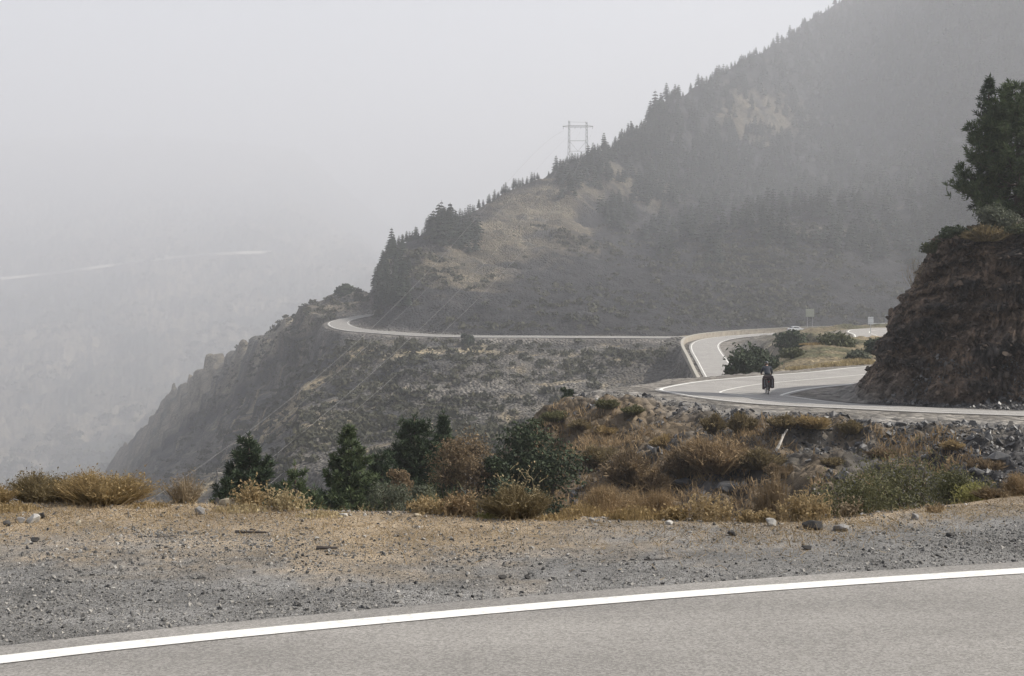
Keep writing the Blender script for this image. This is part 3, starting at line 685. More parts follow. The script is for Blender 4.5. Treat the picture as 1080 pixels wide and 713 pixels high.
# ------------------------------------------------------------------ vehicles (seen tiny)
def make_car(loc, rz, label):
    root = empty('parked_car', loc, rz, label, 'car')
    prof = [(-2.1,.45),(-2.12,.75),(-1.95,.92),(-1.55,.98),(-1.0,1.38),(-.4,1.47),(.35,1.44),(1.05,1.02),(1.75,.92),(2.08,.72),(2.1,.42),(1.75,.24),(-1.8,.24)]
    wid = lambda z: 0.86 if z < 1.0 else 0.86 - (z-1.0)*0.42
    n = len(prof); g = Geo()
    v = np.array([(x, s*wid(z), z) for s in (-1, 1) for x, z in prof] + [(0, -.84, .7), (0, .84, .7)])
    i = np.arange(n)
    g.add(v, [(a, (a+1) % n, 2*n) for a in i] + [((a+1) % n + n, a+n, 2*n+1) for a in i], [(a, a+n, (a+1) % n + n, (a+1) % n) for a in i])
    b = g.build('body', M['carpaint'], root)
    bm = bmesh.new(); bm.from_mesh(b.data); bmesh.ops.recalc_face_normals(bm, faces=bm.faces); bm.to_mesh(b.data); bm.free()
    bv = b.modifiers.new('b', 'BEVEL'); bv.width = 0.05; bv.segments = 2; bv.angle_limit = R_(25)
    for s in (-1, 1):
        g = Geo(); y = lambda z: s*(wid(z) + 0.012)
        g.add([(-1.32,y(1.03),1.03),(.88,y(1.03),1.03),(.28,y(1.37),1.37),(-.92,y(1.35),1.35)], None, [(0,1,2,3)])
        g.build('side_window', M['glass'], root)
    for x0, z0, x1, z1, nm in ((1.0,1.06,.42,1.41,'windscreen'), (-1.5,1.03,-1.06,1.34,'rear_window')):
        dx, dz = (z0-z1), (x1-x0); l = math.hypot(dx, dz); k = 0.014/l * (1 if x0 < 0 else -1)
        ox, oz = dx*k*(1 if x0<0 else 1), abs(dz*k)
        ox = 0.012 if x0 > 0 else -0.012
        g = Geo(); g.add([(x0+ox,-.74,z0+oz),(x0+ox,.74,z0+oz),(x1+ox,.66,z1+oz),(x1+ox,-.66,z1+oz)], None, [(0,1,2,3)])
        g.build(nm, M['glass'], root)
    for x in (-1.3, 1.3):
        for s in (-1, 1):
            g = Geo(); tube(g, [(x, s*.68, .32), (x, s*.88, .32)], 0.32, 18); w = g.build('wheel', M['rubber'], root)
            g = Geo(); tube(g, [(x, s*.87, .32), (x, s*.895, .32)], 0.2, 14); g.build('rim', M['chrome'], w)
    for s in (-1, 1):
        g = Geo(); box(g, (2.06, s*.6, .7), (.1, .34, .14)); g.build('headlight', M['signwhite'], root)
        g = Geo(); box(g, (-2.08, s*.62, .8), (.08, .26, .16)); g.build('tail_light', M['lamp'], root)
    return root
k = int(np.argmin(np.abs(wall_road.at(1.5)[:, 0] - (839-540)/F*354)))
cp = wall_road.at(1.6)[k]; ct = wall_road.o[k+1]-wall_road.o[k-1]
make_car((cp[0], cp[1], cp[2]+0.09), math.atan2(ct[1], ct[0]), 'silver car with only its roof showing above the dark bank beside the parapet')

def make_lorry():
    k = int(np.argmin(np.abs(540 + F*fr[:, 0]/fr[:, 1] - 178)))
    p = fr[k]; t = fr[min(k+1, len(fr)-1)] - fr[k-1]
    root = empty('lorry', p + np.array([0, -24.0, 5.2]), math.atan2(t[1], t[0]), 'tiny white lorry on the road high across the misty valley', 'lorry')
    g = Geo(); box(g, (-1.2, 0, 2.3), (8.4, 2.5, 2.7)); g.build('cargo_box', M['whitepaint'], root)
    g = Geo(); v = [(3.2,.6),(5.4,.6),(5.45,1.6),(5.1,2.9),(3.2,3.0)]
    n = len(v); vv = np.array([(x, s*1.2, z) for s in (-1, 1) for x, z in v])
    g.add(vv, [(0,2,1),(0,3,2),(0,4,3),(n,n+1,n+2),(n,n+2,n+3),(n,n+3,n+4)], [(a, (a+1)%n, (a+1)%n+n, a+n) for a in range(n)])
    cab = g.build('cab', M['whitepaint'], root)
    g = Geo(); g.add([(5.47,-1.05,1.75),(5.47,1.05,1.75),(5.16,1.05,2.75),(5.16,-1.05,2.75)], None, [(0,1,2,3)]); g.build('windscreen', M['glass'], cab)
    g = Geo(); box(g, (0.2, 0, .78), (9.6, 0.9, .28)); g.build('chassis', M['bikeframe'], root)
    for x in (-4.2, -3.1, 4.1):
        for s in (-1, 1):
            g = Geo(); tube(g, [(x, s*.9, .5), (x, s*1.22, .5)], 0.5, 16); g.build('wheel', M['rubber'], root)
make_lorry()

# ------------------------------------------------------------------ pylon, cables, pole
def pylon():
    d = 868.0; base = spot(609.5, d)
    topz = zof(d, 127.5); H = topz - base[2]
    root = empty('electricity_pylon', base, 0, 'steel H-frame electricity pylon rising behind the treetops of the ridge', 'pylon')
    hw = 5.3
    zc = zof(d, 133.3) - base[2]
    for s, hh in ((-1, H), (1, H - 0.6)):
        g = Geo(); r0, r1 = 0.75, 0.5
        for a, b in ((-1,-1),(1,-1),(1,1),(-1,1)):
            tube(g, [(s*hw*1.05+a*r0, b*r0, -2), (s*hw+a*r1*.7, b*r1*.7, hh)], 0.13, 5)
        nst = 14
        for k in range(nst):
            z0, z1 = hh*k/nst, hh*(k+1)/nst
            for b in (-1, 1):
                q = 1 if k % 2 else -1
                tube(g, [(s*hw+q*r0*.8, b*r0*.8, z0), (s*hw-q*r0*.8, b*r0*.8, z1)], 0.07, 4)
        g.build('leg', M['pylonsteel'], root)
    g = Geo()
    for dz in (-.45, .45): tube(g, [(-hw-4.0, 0, zc+dz*.2), (-hw, 0, zc+dz), (hw, 0, zc+dz), (hw+4.0, 0, zc+dz*.2)], 0.14, 5)
    for k in range(12):
        x0 = -hw + 2*hw*k/12; x1 = x0 + 2*hw/12; q = .45 if k % 2 else -.45
        tube(g, [(x0, 0, zc+q), (x1, 0, zc-q)], 0.07, 4)
    g.build('crossarm', M['pylonsteel'], root)
    g = Geo()
    z1 = zof(d, 148.5) - base[2]; z2 = zof(d, 159.5) - base[2]
    tube(g, [(-hw, 0, z1), (hw, 0, z1)], 0.13, 5); tube(g, [(-hw, 0, z2), (hw, 0, z2)], 0.10, 5)
    tube(g, [(-hw, 0, z1), (0, 0, z2), (hw, 0, z1)], 0.09, 5)
    g.build('brace', M['pylonsteel'], root)
    g = Geo(); tube(g, [(-hw, 0, H-.6), (hw, 0, H-.9)], 0.06, 5); g.build('earth_bar', M['pylonsteel'], root)
    for x in (-hw-3.6, -1.8, 1.8, hw+3.6):
        g = Geo(); tube(g, [(x, 0, zc-.3), (x, 0, zc-1.7)], 0.12, 6); g.build('insulator', M['signgrey'], root)
pylon()
def cable(pp, x0, rad, label):
    A = np.array([x0, 868.0]); B = np.array([(pp[-1][0]-540)/F*225, 225.0])
    mm = (A[0]-B[0])/(A[1]-B[1]); P = [(A[0], A[1], zof(868, 138))]
    for px, py in pp[:-1]:
        d = (A[0] - mm*A[1]) / ((px-540)/F - mm); P.append((d*(px-540)/F, d, zof(d, py)))
    P.append((B[0], B[1], zof(225, pp[-1][1])))
    P = np.array(P); t = (P[:, 1]-225)/(868-225)
    co = np.polyfit(t, P[:, 2], 3, w=[6]+[1]*(len(P)-2)+[2])
    tt = np.linspace(1, -0.08, 60)
    Q = np.stack([B[0] + (A[0]-B[0])*tt, 225 + 643*tt, np.polyval(co, tt)], 1)
    g = Geo(); tube(g, Q - Q[0], rad, 5)
    tag(g.build('power_cable', M['cable'], loc=tuple(Q[0])), label, 'power cable', 'power cables sagging across the valley')
pyx = spot(609.5, 868)[0]
cable([(471,265),(397,342),(373,364),(293,431),(200,497),(140,540)], pyx-8.9, 0.032, 'power cable that runs lowest and furthest left over the tan strip')
cable([(484,270),(410,343),(314,430),(232,492),(170,540)], pyx-1.8, 0.018, 'faint thin power cable just right of the brightest cable')
cable([(500,287),(452,345),(344,429),(290,477),(222,536)], pyx+1.8, 0.027, 'power cable descending between the faint cable and the rightmost cable')
cable([(520,297),(478,345),(375,428),(298,498),(258,534)], pyx+8.9, 0.027, 'rightmost of the power cables, passing above the small pine')
pb = spot(229, 95)
zt = zof(95, 495) - pb[2]
g = Geo(); tube(g, [(0,0,-.5),(0,0,zt)], [0.065, 0.05], 8)
pole = tag(g.build('utility_pole', M['rockgrey'], loc=tuple(pb)), 'slender grey pole standing left of the leftmost pine', 'pole')
g = Geo(); tube(g, [(-.35,0,zt-.25),(.35,0,zt-.25)], 0.04, 5); g.build('crossarm', M['palewood'], pole)

# ------------------------------------------------------------------ vegetation makers
def blades(g, base, tip, w, rs, m=0, bend=0.15, mid=0.5):
    n = len(base); dv = tip - base
    side = np.cross(dv, rs.normal(size=(n, 3))); side = unit(side) * (np.asarray(w).reshape(-1, 1)/2)
    off = rs.normal(size=(n, 3)) * np.linalg.norm(dv, axis=1, keepdims=True) * bend * 0.5
    md = base + dv*mid + off
    v = np.stack([base - side, base + side, md + side*.75, md - side*.75, tip], 1).reshape(-1, 3)
    i = np.arange(n)*5
    g.add(v, np.stack([i+3, i+2, i+4], 1), np.stack([i, i+1, i+2, i+3], 1), m)
def leaves(g, c, size, rs, m=0, nrm=None):
    n = len(c); a = unit(rs.normal(size=(n, 3))) if nrm is None else unit(nrm + rs.normal(size=(n, 3))*.8)
    b = unit(np.cross(a, rs.normal(size=(n, 3)))); cc = np.cross(a, b)
    s = np.asarray(size).reshape(-1, 1)
    v = np.stack([c - b*s, c + cc*s*.55, c + b*s, c - cc*s*.55], 1).reshape(-1, 3)
    i = np.arange(n)*4
    g.add(v, None, np.stack([i, i+1, i+2, i+3], 1), m)

def broom(h, w, rs, n=1800, wid=0.012, dome=0.55, heads=0):
    """many thin upright stems spreading from a small base to a rounded, uneven top"""
    g = Geo()
    th = rs.uniform(0, 2*math.pi, n); r = np.sqrt(rs.uniform(0, 1, n))
    lob = 1 + 0.26*np.sin(th*2 + rs.uniform(0, 6)) + 0.2*np.sin(th*5 + rs.uniform(0, 6))
    top = np.sqrt(np.clip(1 - (r*0.92)**2, 0, 1))
    tx = r*np.cos(th)*w/2*lob; ty = r*np.sin(th)*w/2*lob
    tz = h*(1 + .16*np.sin(tx/w*9 + rs.uniform(0, 6)) + .1*np.sin(tx/w*21))*.9*(dome + (1-dome)*top) * (0.55 + 0.45*np.sqrt(top)) * rs.uniform(0.5, 1.0, n)**0.6
    tip = np.stack([tx, ty, tz], 1)
    base = np.stack([tx*.38 + rs.normal(0, .02*w, n), ty*.38 + rs.normal(0, .02*w, n), np.full(n, -.03*h)], 1)
    start = base + (tip-base)*np.where(rs.uniform(size=n) < .45, rs.uniform(0.3, .75, n), 0.0)[:, None]
    tip = tip + rs.normal(0, .075*w, (n, 3))*[1, 1, .45]
    blades(g, start, tip, wid*rs.uniform(.6, 1.4, n), rs, 0, 0.12)
    k = int(n*1.1); j = rs.integers(0, n, k); u = rs.uniform(.35, 1.0, (k, 1)); p0 = base[j] + (tip[j]-base[j])*u
    blades(g, p0, p0 + rs.normal(0, 1, (k, 3))*[1, 1, .7]*min(h, w)*.085 + [0, 0, .03*h], wid*rs.uniform(.5, 1.1, k), rs, 0, .25)
    if heads:
        k = rs.integers(0, n, heads)
        leaves(g, tip[k] + [0, 0, .01], wid*1.6*rs.uniform(.6, 1.5, heads), rs, 0)
    return g
def grass(h, w, rs, n=700, wid=0.006, lean=0.5, heads=120):
    g = Geo()
    th = rs.uniform(0, 2*math.pi, n); r = np.sqrt(rs.uniform(0, 1, n))*w/2
    base = np.stack([r*np.cos(th), r*np.sin(th)*.7, np.full(n, -.02)], 1)
    hh = h*rs.uniform(.3, 1, n)**.8 * (1 - .45*(2*r/w)**2)
    tip = base + np.stack([rs.normal(0, lean*.35, n)*hh, rs.normal(0, lean*.35, n)*hh, hh], 1)
    blades(g, base, tip, wid*rs.uniform(.6, 1.5, n), rs, 0, .2)
    if heads:
        k = rs.integers(0, n, heads); leaves(g, tip[k], wid*rs.uniform(1.2, 2.8, heads), rs, 0)
    return g
def weeds(h, w, rs, n=60, wid=0.008):
    """branching dried flower stalks with small heads"""
    g = Geo()
    for _ in range(n):
        b = np.array([rs.normal(0, w*.19), rs.normal(0, w*.14), -.02]); t = b + np.array([rs.normal(0, .14*h), rs.normal(0, .14*h), h*rs.uniform(.45, 1)])
        blades(g, b[None], t[None], np.array([wid]), rs, 0, .08)
        k = rs.integers(4, 9); u = rs.uniform(.35, 1, k)[:, None]; s = b + (t-b)*u
        e = s + np.stack([rs.normal(0, .12*h, k), rs.normal(0, .12*h, k), rs.uniform(.03, .2, k)*h], 1)
        blades(g, s, e, np.full(k, wid*.7), rs, 0, .1)
        leaves(g, np.concatenate([e, e + rs.normal(0, .01, (k, 3))]), wid*rs.uniform(1.0, 2.2, 2*k), rs, 0)
        kl = 8; ul = rs.uniform(0, .8, kl)[:, None]
        leaves(g, b + (t-b)*ul + rs.normal(0, .05*h, (kl, 3)), wid*rs.uniform(1.2, 2.5, kl), rs, 0)
    return g
def bush_parts(h, w, rs, n=5000, leaf=0.05, lobes=14, flat_=0.8):
    """leafy shrub: leaf-sized faces in uneven clumps on a few woody stems"""
    g = Geo(); s = Geo()
    for _ in range(lobes):
        a = rs.uniform(0, 2*math.pi); r = rs.uniform(.1, .72)*w/2; R0 = rs.uniform(.16, .30)*w; z = max(.3*R0, h - .72*R0 - rs.uniform(0, .75)*min(h*.8, w) - .22*h*min(1, w/h)*(2*r/w)**2)
        c = np.array([r*math.cos(a), r*math.sin(a)*flat_, z])
        k = n//lobes
        dirs = unit(rs.normal(size=(k, 3))); rad = R0*rs.uniform(.25, 1.0, k)**.5 * (1+.35*np.sin(dirs[:, 0]*7+dirs[:, 2]*9+a))
        p = c + dirs*rad[:, None]*[1, 1, .75]; p[:, 2] = np.abs(p[:, 2])
        leaves(g, p, leaf*rs.uniform(.6, 1.4, k), rs, 0, dirs)
        tube(s, [(rs.normal(0, .03*w), rs.normal(0, .03*w), -.1), c*[.5, .5, .45], c], [.018*w, .012*w, .005*w], 5)
    return g, s
def pine_parts(h, R0, rs, tuft=0.16, whorl=0.38, nb=8, K=11, low=0.06, profile=0.95, lean=0.0, dens=0.125, lv=(.55, 1.18)):
    """pine: tapered trunk with whorls of up-curved limbs, each carrying brush-like needle tufts"""
    t = Geo(); c = Geo()
    zt = np.linspace(0, 1, 9)
    tr = np.stack([lean*h*zt**2 + .015*h*np.sin(zt*5), .01*h*np.sin(zt*4+1), h*zt*0.985 - .25*(zt == 0)], 1)
    tube(t, tr, .022*h*(1-zt*.93) + .006, 8)
    cen = []; dirs = []
    z = low*h
    while z < h*.97:
        u = z/h; r = R0*min(1.0, ((1-u)/(1-.22))**profile)*(0.72+.28*min(1, u/.15))
        k = nb if u < .8 else 5
        a0 = rs.uniform(0, 6.28)
        for b in range(k):
            a = a0 + b*2*math.pi/k + rs.normal(0, .22); l = r*rs.uniform(*lv)+.02*R0; rise = rs.uniform(.05, .38)*l + .1*l*u*3
            o = np.array([np.interp(z, tr[:, 2], tr[:, 0]), np.interp(z, tr[:, 2], tr[:, 1]), z])
            dv = np.array([math.cos(a), math.sin(a), 0]); pv = np.array([-math.sin(a), math.cos(a), 0])
            s = np.linspace(0, 1, 5)[:, None]
            pp = o + dv*l*s + np.array([0, 0, 1])*(rise*s**2 - .10*l*np.sin(s*math.pi)*(1-u))
            tube(t, pp, np.linspace(.007*h*(1-u)+.008, .005, 5), 4, cap=False)
            m = max(3, int(l/dens*2.2)); q = rs.uniform(.22, 1.0, m)**.8
            lat = rs.uniform(-1, 1, m)*.33*l*(1.15-q)
            p = o + dv*(l*q)[:, None] + pv*lat[:, None] + np.array([0, 0, 1])*(rise*q**2 + rs.normal(0, .05*l+.02, m))[:, None]
            cen.append(p); d0 = dv*.55 + pv*(np.sign(lat)*.35)[:, None] + np.array([0, 0, .75]) + rs.normal(0, .25, (m, 3)); dirs.append(d0)
            cen.append(pp[-1:]); dirs.append((dv*.5+np.array([0, 0, .8]))[None])
        z += whorl*rs.uniform(.7, 1.2)*(1-.45*u)
    cen.append(tr[-1:] + [[0, 0, .02]]*1); dirs.append(np.array([[0, 0, 1.0]]))
    K = int(K*1.45); P = np.concatenate(cen); Dv = unit(np.concatenate(dirs)); n = len(P)
    P = np.repeat(P, K, 0); Dv = np.repeat(Dv, K, 0)
    ln = tuft*rs.uniform(.6, 1.25, n*K)
    e = unit(Dv*0.75 + unit(rs.normal(size=(n*K, 3)))*.85)
    s0 = P - Dv*(tuft*.5*rs.uniform(0, 1, (n*K, 1)))
    tip = s0 + e*ln[:, None]
    side = unit(np.cross(e, rs.normal(size=(n*K, 3))))*(tuft*.075)
    v = np.stack([s0 - side*.5, s0 + side*.5, s0 + e*ln[:, None]*.6 + side, tip, s0 + e*ln[:, None]*.6 - side], 1).reshape(-1, 3)
    i = np.arange(n*K)*5
    c.add(v, np.stack([i+4, i+2, i+3], 1), np.stack([i, i+1, i+2, i+4], 1))
    return t, c

seedc = [100]
def rs_(): seedc[0] += 1; return np.random.default_rng(seedc[0])
def base_h(px, d, top):
    p = spot(px, d); return p, zof(d, top) - p[2]

def pine(px, wpx, top, d, label, mat='pine', group='young pines below the road edge', **kw):
    p, h = base_h(px, d, top); vis = max(.15, min(1, (min(534, pyof(d, p[2])) - top)/F*d/h))
    R0 = wpx/F*d/2 / (min(1, (vis/.78)**kw.get('profile', .95)) if vis < .9 else 1)
    root = empty('pine_tree', p, 0, label, 'pine tree', group)
    t, c = pine_parts(h, R0, rs_(), **kw)
    t.build('trunk', M['bark'], root, smooth=True); c.build('crown', M[mat], root)
def bush(px, wpx, top, d, label, mat='oak', group=None, n=5000, leaf=.05, lobes=14, name='shrub'):
    p, h = base_h(px, d, top); w = wpx/F*d
    root = empty(name, p, 0, label, 'shrub', group)
    c, s = bush_parts(h, w, rs_(), n, leaf, lobes)
    s.build('stem', M['bark'], root); c.build('foliage', M[mat], root)
def brm(px, wpx, top, d, label, mat='broom', group=None, n=1800, wid=None, heads=0, dome=.55, name='broom_bush', cat='bush'):
    p, h = base_h(px, d, top); w = wpx/F*d
    o = broom(h, w, rs_(), n, wid or .0009*d, dome, heads).build(name, M[mat], loc=tuple(p))
    tag(o, label, cat, group)
def tuft(px, wpx, top, d, label, mat='straw', group=None, n=700, wid=None, lean=.5, heads=150, name='grass_tuft'):
    p, h = base_h(px, d, top); w = wpx/F*d
    o = grass(h, w, rs_(), n, wid or .0006*d, lean, heads).build(name, M[mat], loc=tuple(p))
    tag(o, label, 'grass tuft', group)
def weed(px, wpx, top, d, label, mat='gold', group=None, n=60, wid=None, name='dried_weed'):
    p, h = base_h(px, d, top); w = wpx/F*d
    o = weeds(h, w, rs_(), n, wid or .0007*d).build(name, M[mat], loc=tuple(p))
    tag(o, label, 'dried weed', group)

# pines and shrubs standing below the edge of the pull-out
pine(266, 74, 457, 38, 'dark pine furthest left below the gravel edge, beside the slender pole', tuft=.18, K=12)
pine(241, 26, 503, 36, 'low bushy pine at the left foot of the darkest pine', tuft=.16)
pine(314, 46, 487, 36, 'small narrow pine alone between the two tall pines', 'pine_light', tuft=.15)
pine(371, 72, 448, 40, 'tallest bright green cone-shaped pine in the row below the edge', 'pine_light', tuft=.18, K=12)
pine(334, 24, 512, 37, 'tiny dark pine at the left foot of the bright cone-shaped pine', tuft=.17)
pine(405, 60, 474, 44, 'broad dark pine touching the right side of the bright cone-shaped pine', tuft=.17, profile=.7)
pine(440, 76, 437, 48, 'round-topped dark pine left of the rusty brown bush', tuft=.19, profile=.6)
pine(470, 44, 433, 53, 'slim pine tip rising behind the rusty brown bush', tuft=.2)
bush(488, 70, 451, 43, 'large rusty brown rounded bush between the pines and the dark green shrub', 'brown', n=9000, leaf=.035, lobes=22, name='rounded_bush')
bush(424, 30, 492, 36, 'pinkish brown twiggy shrub beneath the round-topped pine', 'brown', n=2500, leaf=.035)
bush(415, 56, 502, 27, 'grey-green low shrub right of the cone-shaped pine foot', 'greygreen', n=4500, leaf=.022)
bush(443, 36, 508, 24, 'small grey-green shrub between the low shrub and the broom dome', 'greygreen', n=3500, leaf=.02)
brm(469, 66, 493, 22, 'olive broom dome with upright stems in front of the rusty bush', 'broom', n=3200)
bush(420, 28, 528, 13.5, 'small pale green plant at the gravel edge below the pines', 'greygreen', n=1800, leaf=.011)
bush(560, 104, 443, 45, 'large dark green shrub at the left end of the bank', 'oak', n=14000, leaf=.06, lobes=26)
bush(524, 40, 478, 43, 'dark shrub filling the gap left of the large dark green shrub', 'oak', n=4000, leaf=.06)
bush(540, 60, 505, 38, 'lower dark foliage clump under the large dark green shrub', 'oak', n=6000, leaf=.05)
bush(597, 15, 407, 73, 'tiny dark green bush on the crest of the bank', 'oak', n=1500, leaf=.07, lobes=7)

# left edge of the pull-out
grpL = 'dry bushes along the gravel edge'
brm(50, 84, 497, 11.6, 'olive-tan left half of the wide dry bush on the left edge', 'broomtan', grpL, n=3600, wid=.006, heads=700)
brm(110, 84, 495, 11.3, 'orange-tan right half of the wide dry bush on the left edge', 'straw', grpL, n=3600, wid=.006, heads=900)
brm(-6, 40, 510, 11.3, 'tan bush cut by the left border of the view', 'straw', grpL, n=1500, wid=.006, heads=200)
tuft(14, 60, 526, 10.9, 'flat straw tuft at the foot of the leftmost bush', 'straw', grpL, n=900)
brm(195, 46, 498, 11.4, 'pale see-through twiggy bush right of the wide dry bush', 'twig', grpL, n=420, wid=.005, heads=160, dome=.7)
weed(266, 46, 503, 11.2, 'golden dried weed in front of the darkest pine', 'gold', grpL, n=34)
weed(300, 60, 512, 11.0, 'thin pale stalks standing before the small narrow pine', 'strawpale', grpL, n=40)
tuft(255, 60, 528, 10.9, 'low straw tuft beside the flat pale stone', 'strawpale', grpL, n=500)
tuft(340, 60, 536, 10.6, 'short pale grass below the cone-shaped pine', 'strawpale', grpL, n=800)
tuft(155, 50, 527, 11.1, 'short straw grass just right of the wide dry bush', 'straw', grpL, n=400)
weed(452, 60, 522, 10.8, 'yellowish flowering weed below the broom dome', 'gold', grpL, n=60)
weed(487, 44, 518, 10.7, 'rust-red dried weed left of the tan domed bush', 'rust', grpL, n=60)
brm(545, 64, 510, 10.6, 'tan domed bush with a dark base at the middle of the gravel edge', 'broomtan', grpL, n=3000, wid=.006, heads=200)
weed(548, 70, 487, 10.7, 'tall thistle stalks with round heads above the tan domed bush', 'strawpale', grpL, n=12, wid=.006)
tuft(588, 50, 538, 10.5, 'low straw mound right of the tan domed bush', 'straw', grpL, n=1100)
tuft(520, 40, 536, 10.6, 'greenish straw tuft at the left foot of the tan domed bush', 'yellowgreen', grpL, n=600)
# right edge
brm(640, 62, 508, 11.6, 'rusty dry grass clump left of the golden weeds', 'rust', grpL, n=2600, wid=.006)
brm(684, 60, 502, 12.4, 'tall rusty grass clump with a dark base behind the edge', 'rust', grpL, n=2600, wid=.006)
tuft(615, 50, 524, 11.2, 'tan grass at the left side of the rusty clump', 'straw', grpL, n=900)
tuft(670, 60, 528, 10.5, 'tan grass in front of the tall rusty clump', 'straw', grpL, n=900)
weed(712, 50, 532, 10.5, 'golden weed patch next to the rusty grass', 'straw', grpL, n=40)
weed(750, 56, 521, 10.4, 'golden weed patch below the slate outcrop', 'gold', grpL, n=44)
weed(797, 46, 536, 10.3, 'low golden weed in front of the dark brown bush', 'gold', grpL, n=50)
weed(850, 60, 518, 10.5, 'tall golden weed at the left end of the green broom', 'gold', grpL, n=80)
brm(815, 58, 488, 22, 'dark brown bush in the gully below the white stick', 'brown', grpL, n=2600)
grpB = 'green broom clumps in the gully'
bush(902, 124, 487, 20, 'left green broom clump behind the golden weed', 'broom', grpB, n=9000, leaf=.02, lobes=26, name='broom_bush')
bush(960, 150, 464, 23, 'tallest green broom clump in the middle of the gully', 'broom', grpB, n=12000, leaf=.022, lobes=30, name='broom_bush')
bush(1006, 96, 482, 21, 'right green broom clump near the yellow-green plant', 'broom', grpB, n=7000, leaf=.02, lobes=22, name='broom_bush')
weed(1024, 36, 508, 12.4, 'bright yellow-green plant right of the broom clumps', 'yellowgreen', grpL, n=40)
brm(1047, 34, 512, 12.2, 'small tan bush with a dark foot near the right border', 'brown', grpL, n=1200, wid=.006)
brm(1079, 44, 496, 12.4, 'tall orange-tan bush cut by the right border', 'rust', grpL, n=2200, wid=.006)
tuft(1066, 60, 530, 11.6, 'golden grass under the tall orange bush', 'gold', grpL, n=900)
tuft(1000, 60, 534, 11.2, 'short straw on the low rise right of the broom', 'straw', grpL, n=500)
tuft(925, 46, 541, 10.8, 'thin straw below the green broom', 'straw', grpL, n=1100)
weed(985, 30, 530, 11.0, 'small orange weed on the low rise', 'rust', grpL, n=22)
weed(893, 26, 520, 10.8, 'thin brown stalks before the left broom clump', 'twig', grpL, n=16)

# bank below the bend
grpK = 'tussocks on the bank below the bend'
def bank(px, wpx, top, base, label, mat, n=1500, dmin=38, kind='brm'):
    wpx *= .86; top += 2
    d = hit(px, base, dmin, 90) or 55
    brm(px, wpx, top, d, label, mat, grpK, n=n, wid=.0010*d, name='tussock', cat='tussock')
bank(752, 84, 457, 497, 'largest orange-brown tussock in the middle of the bank', 'rust', 3600)
bank(722, 50, 470, 503, 'brown tussock leaning on the left of the largest one', 'brown', 2200)
bank(662, 66, 471, 512, 'broad brown tussock in the left part of the bank', 'brown', 2800)
bank(690, 40, 490, 522, 'reddish grass streak low on the bank', 'rust', 1500)
bank(632, 46, 466, 492, 'tan tussock near the dark green shrub', 'broomtan', 1600)
bank(700, 40, 456, 474, 'pale tan tussock above the broad brown one', 'straw', 1300)
bank(800, 54, 470, 494, 'tan-brown tussock right of the largest one', 'broomtan', 1800)
bank(822, 34, 486, 504, 'small brown tussock under the white stick', 'brown', 1200)
bank(640, 30, 446, 460, 'small straw tussock high on the left bank', 'straw', 900)
bank(612, 34, 440, 456, 'low tan tussock on the crest side of the bank', 'broomtan', 1000)
bank(585, 34, 430, 446, 'olive tussock at the left shoulder of the bank', 'broom', 1100)
bank(878, 30, 480, 494, 'tan tussock above the left broom clump', 'broomtan', 900)
bank(1004, 26, 462, 478, 'pale tan tussock among the slate on the right bank', 'straw', 900)
bank(1040, 40, 480, 497, 'dark brown tussock on the right bank', 'brown', 900)
bank(930, 30, 470, 484, 'dull brown tussock above the tallest broom', 'brown', 900)
bank(570, 26, 437, 450, 'dark olive tussock above the dark green shrub', 'olive', 900)
grpE = 'tufts along the gravel verge of the bend'
for px, w_, top, base, mat, lab in [
    (641,20,420,431,'broom','small olive tuft leftmost on the gravel verge'),
    (668,26,427,441,'broom','olive tuft near the left end of the gravel verge'),
    (752,26,435,455,'broomtan','round tan tuft on the verge with a dark stone beside it'),
    (783,28,434,456,'broomtan','round tan tuft second from the stone on the verge'),
    (826,36,437,452,'broomtan','wide low tuft on the verge under the cyclist'),
    (857,36,437,452,'straw','wide pale tuft joined to the right of the low one'),
    (897,24,442,457,'broomtan','single tan tuft on the verge below the rock toe')]:
    d = hit(px, base, 40, 90) or 55
    brm(px, w_, top, d, lab, mat, grpE, n=1200, wid=.0010*d, name='verge_tuft', cat='tuft')

# bushes on the shelf behind the bend
bush(800, 56, 360, 128, 'big dark rounded bush behind the cyclist', 'oak', n=7000, leaf=.17, lobes=22)
bush(783, 36, 372, 122, 'low dark bush at the left foot of the big rounded bush', 'oak', n=3000, leaf=.16)
bush(836, 46, 344.6, 185, 'dark bush on the shaded bank below the silver car', 'oak', n=4000, leaf=.22)
bush(838, 30, 366, 135, 'olive bush joined to the right of the big rounded bush', 'olive', n=3000, leaf=.15)
bush(886, 46, 354, 150, 'olive bush on the grassy mound', 'olive', n=5000, leaf=.17, lobes=16)
bush(925, 26, 356, 140, 'dark olive bush against the edge of the rock cutting', 'oak', n=3000, leaf=.15)
bush(905, 26, 366, 128, 'low grey-green bush by the road under the mound', 'greygreen', n=2500, leaf=.13)
for px, top, d, lab in [(850,384,112,'straw fringe along the road right of the cyclist'), (880,380,114,'pale grass fringe along the road under the olive bush'), (905,376,116,'grass fringe along the road near the rock cutting'), (865,360,150,'tan grass on the flank of the mound')]:
    tuft(px, 44, top, d, lab, 'strawpale' if px != 865 else 'straw', 'grass fringes behind the bend', n=1200, wid=.09, heads=0)
bush(493, 15, 350, 381, 'round bush standing at the edge of the hillside road', 'oak', n=1500, leaf=.45, lobes=8)
bush(363, 20, 299, 556, 'lone bush on the crest beside the farthest hairpin', 'oak', n=1500, leaf=.6, lobes=8)

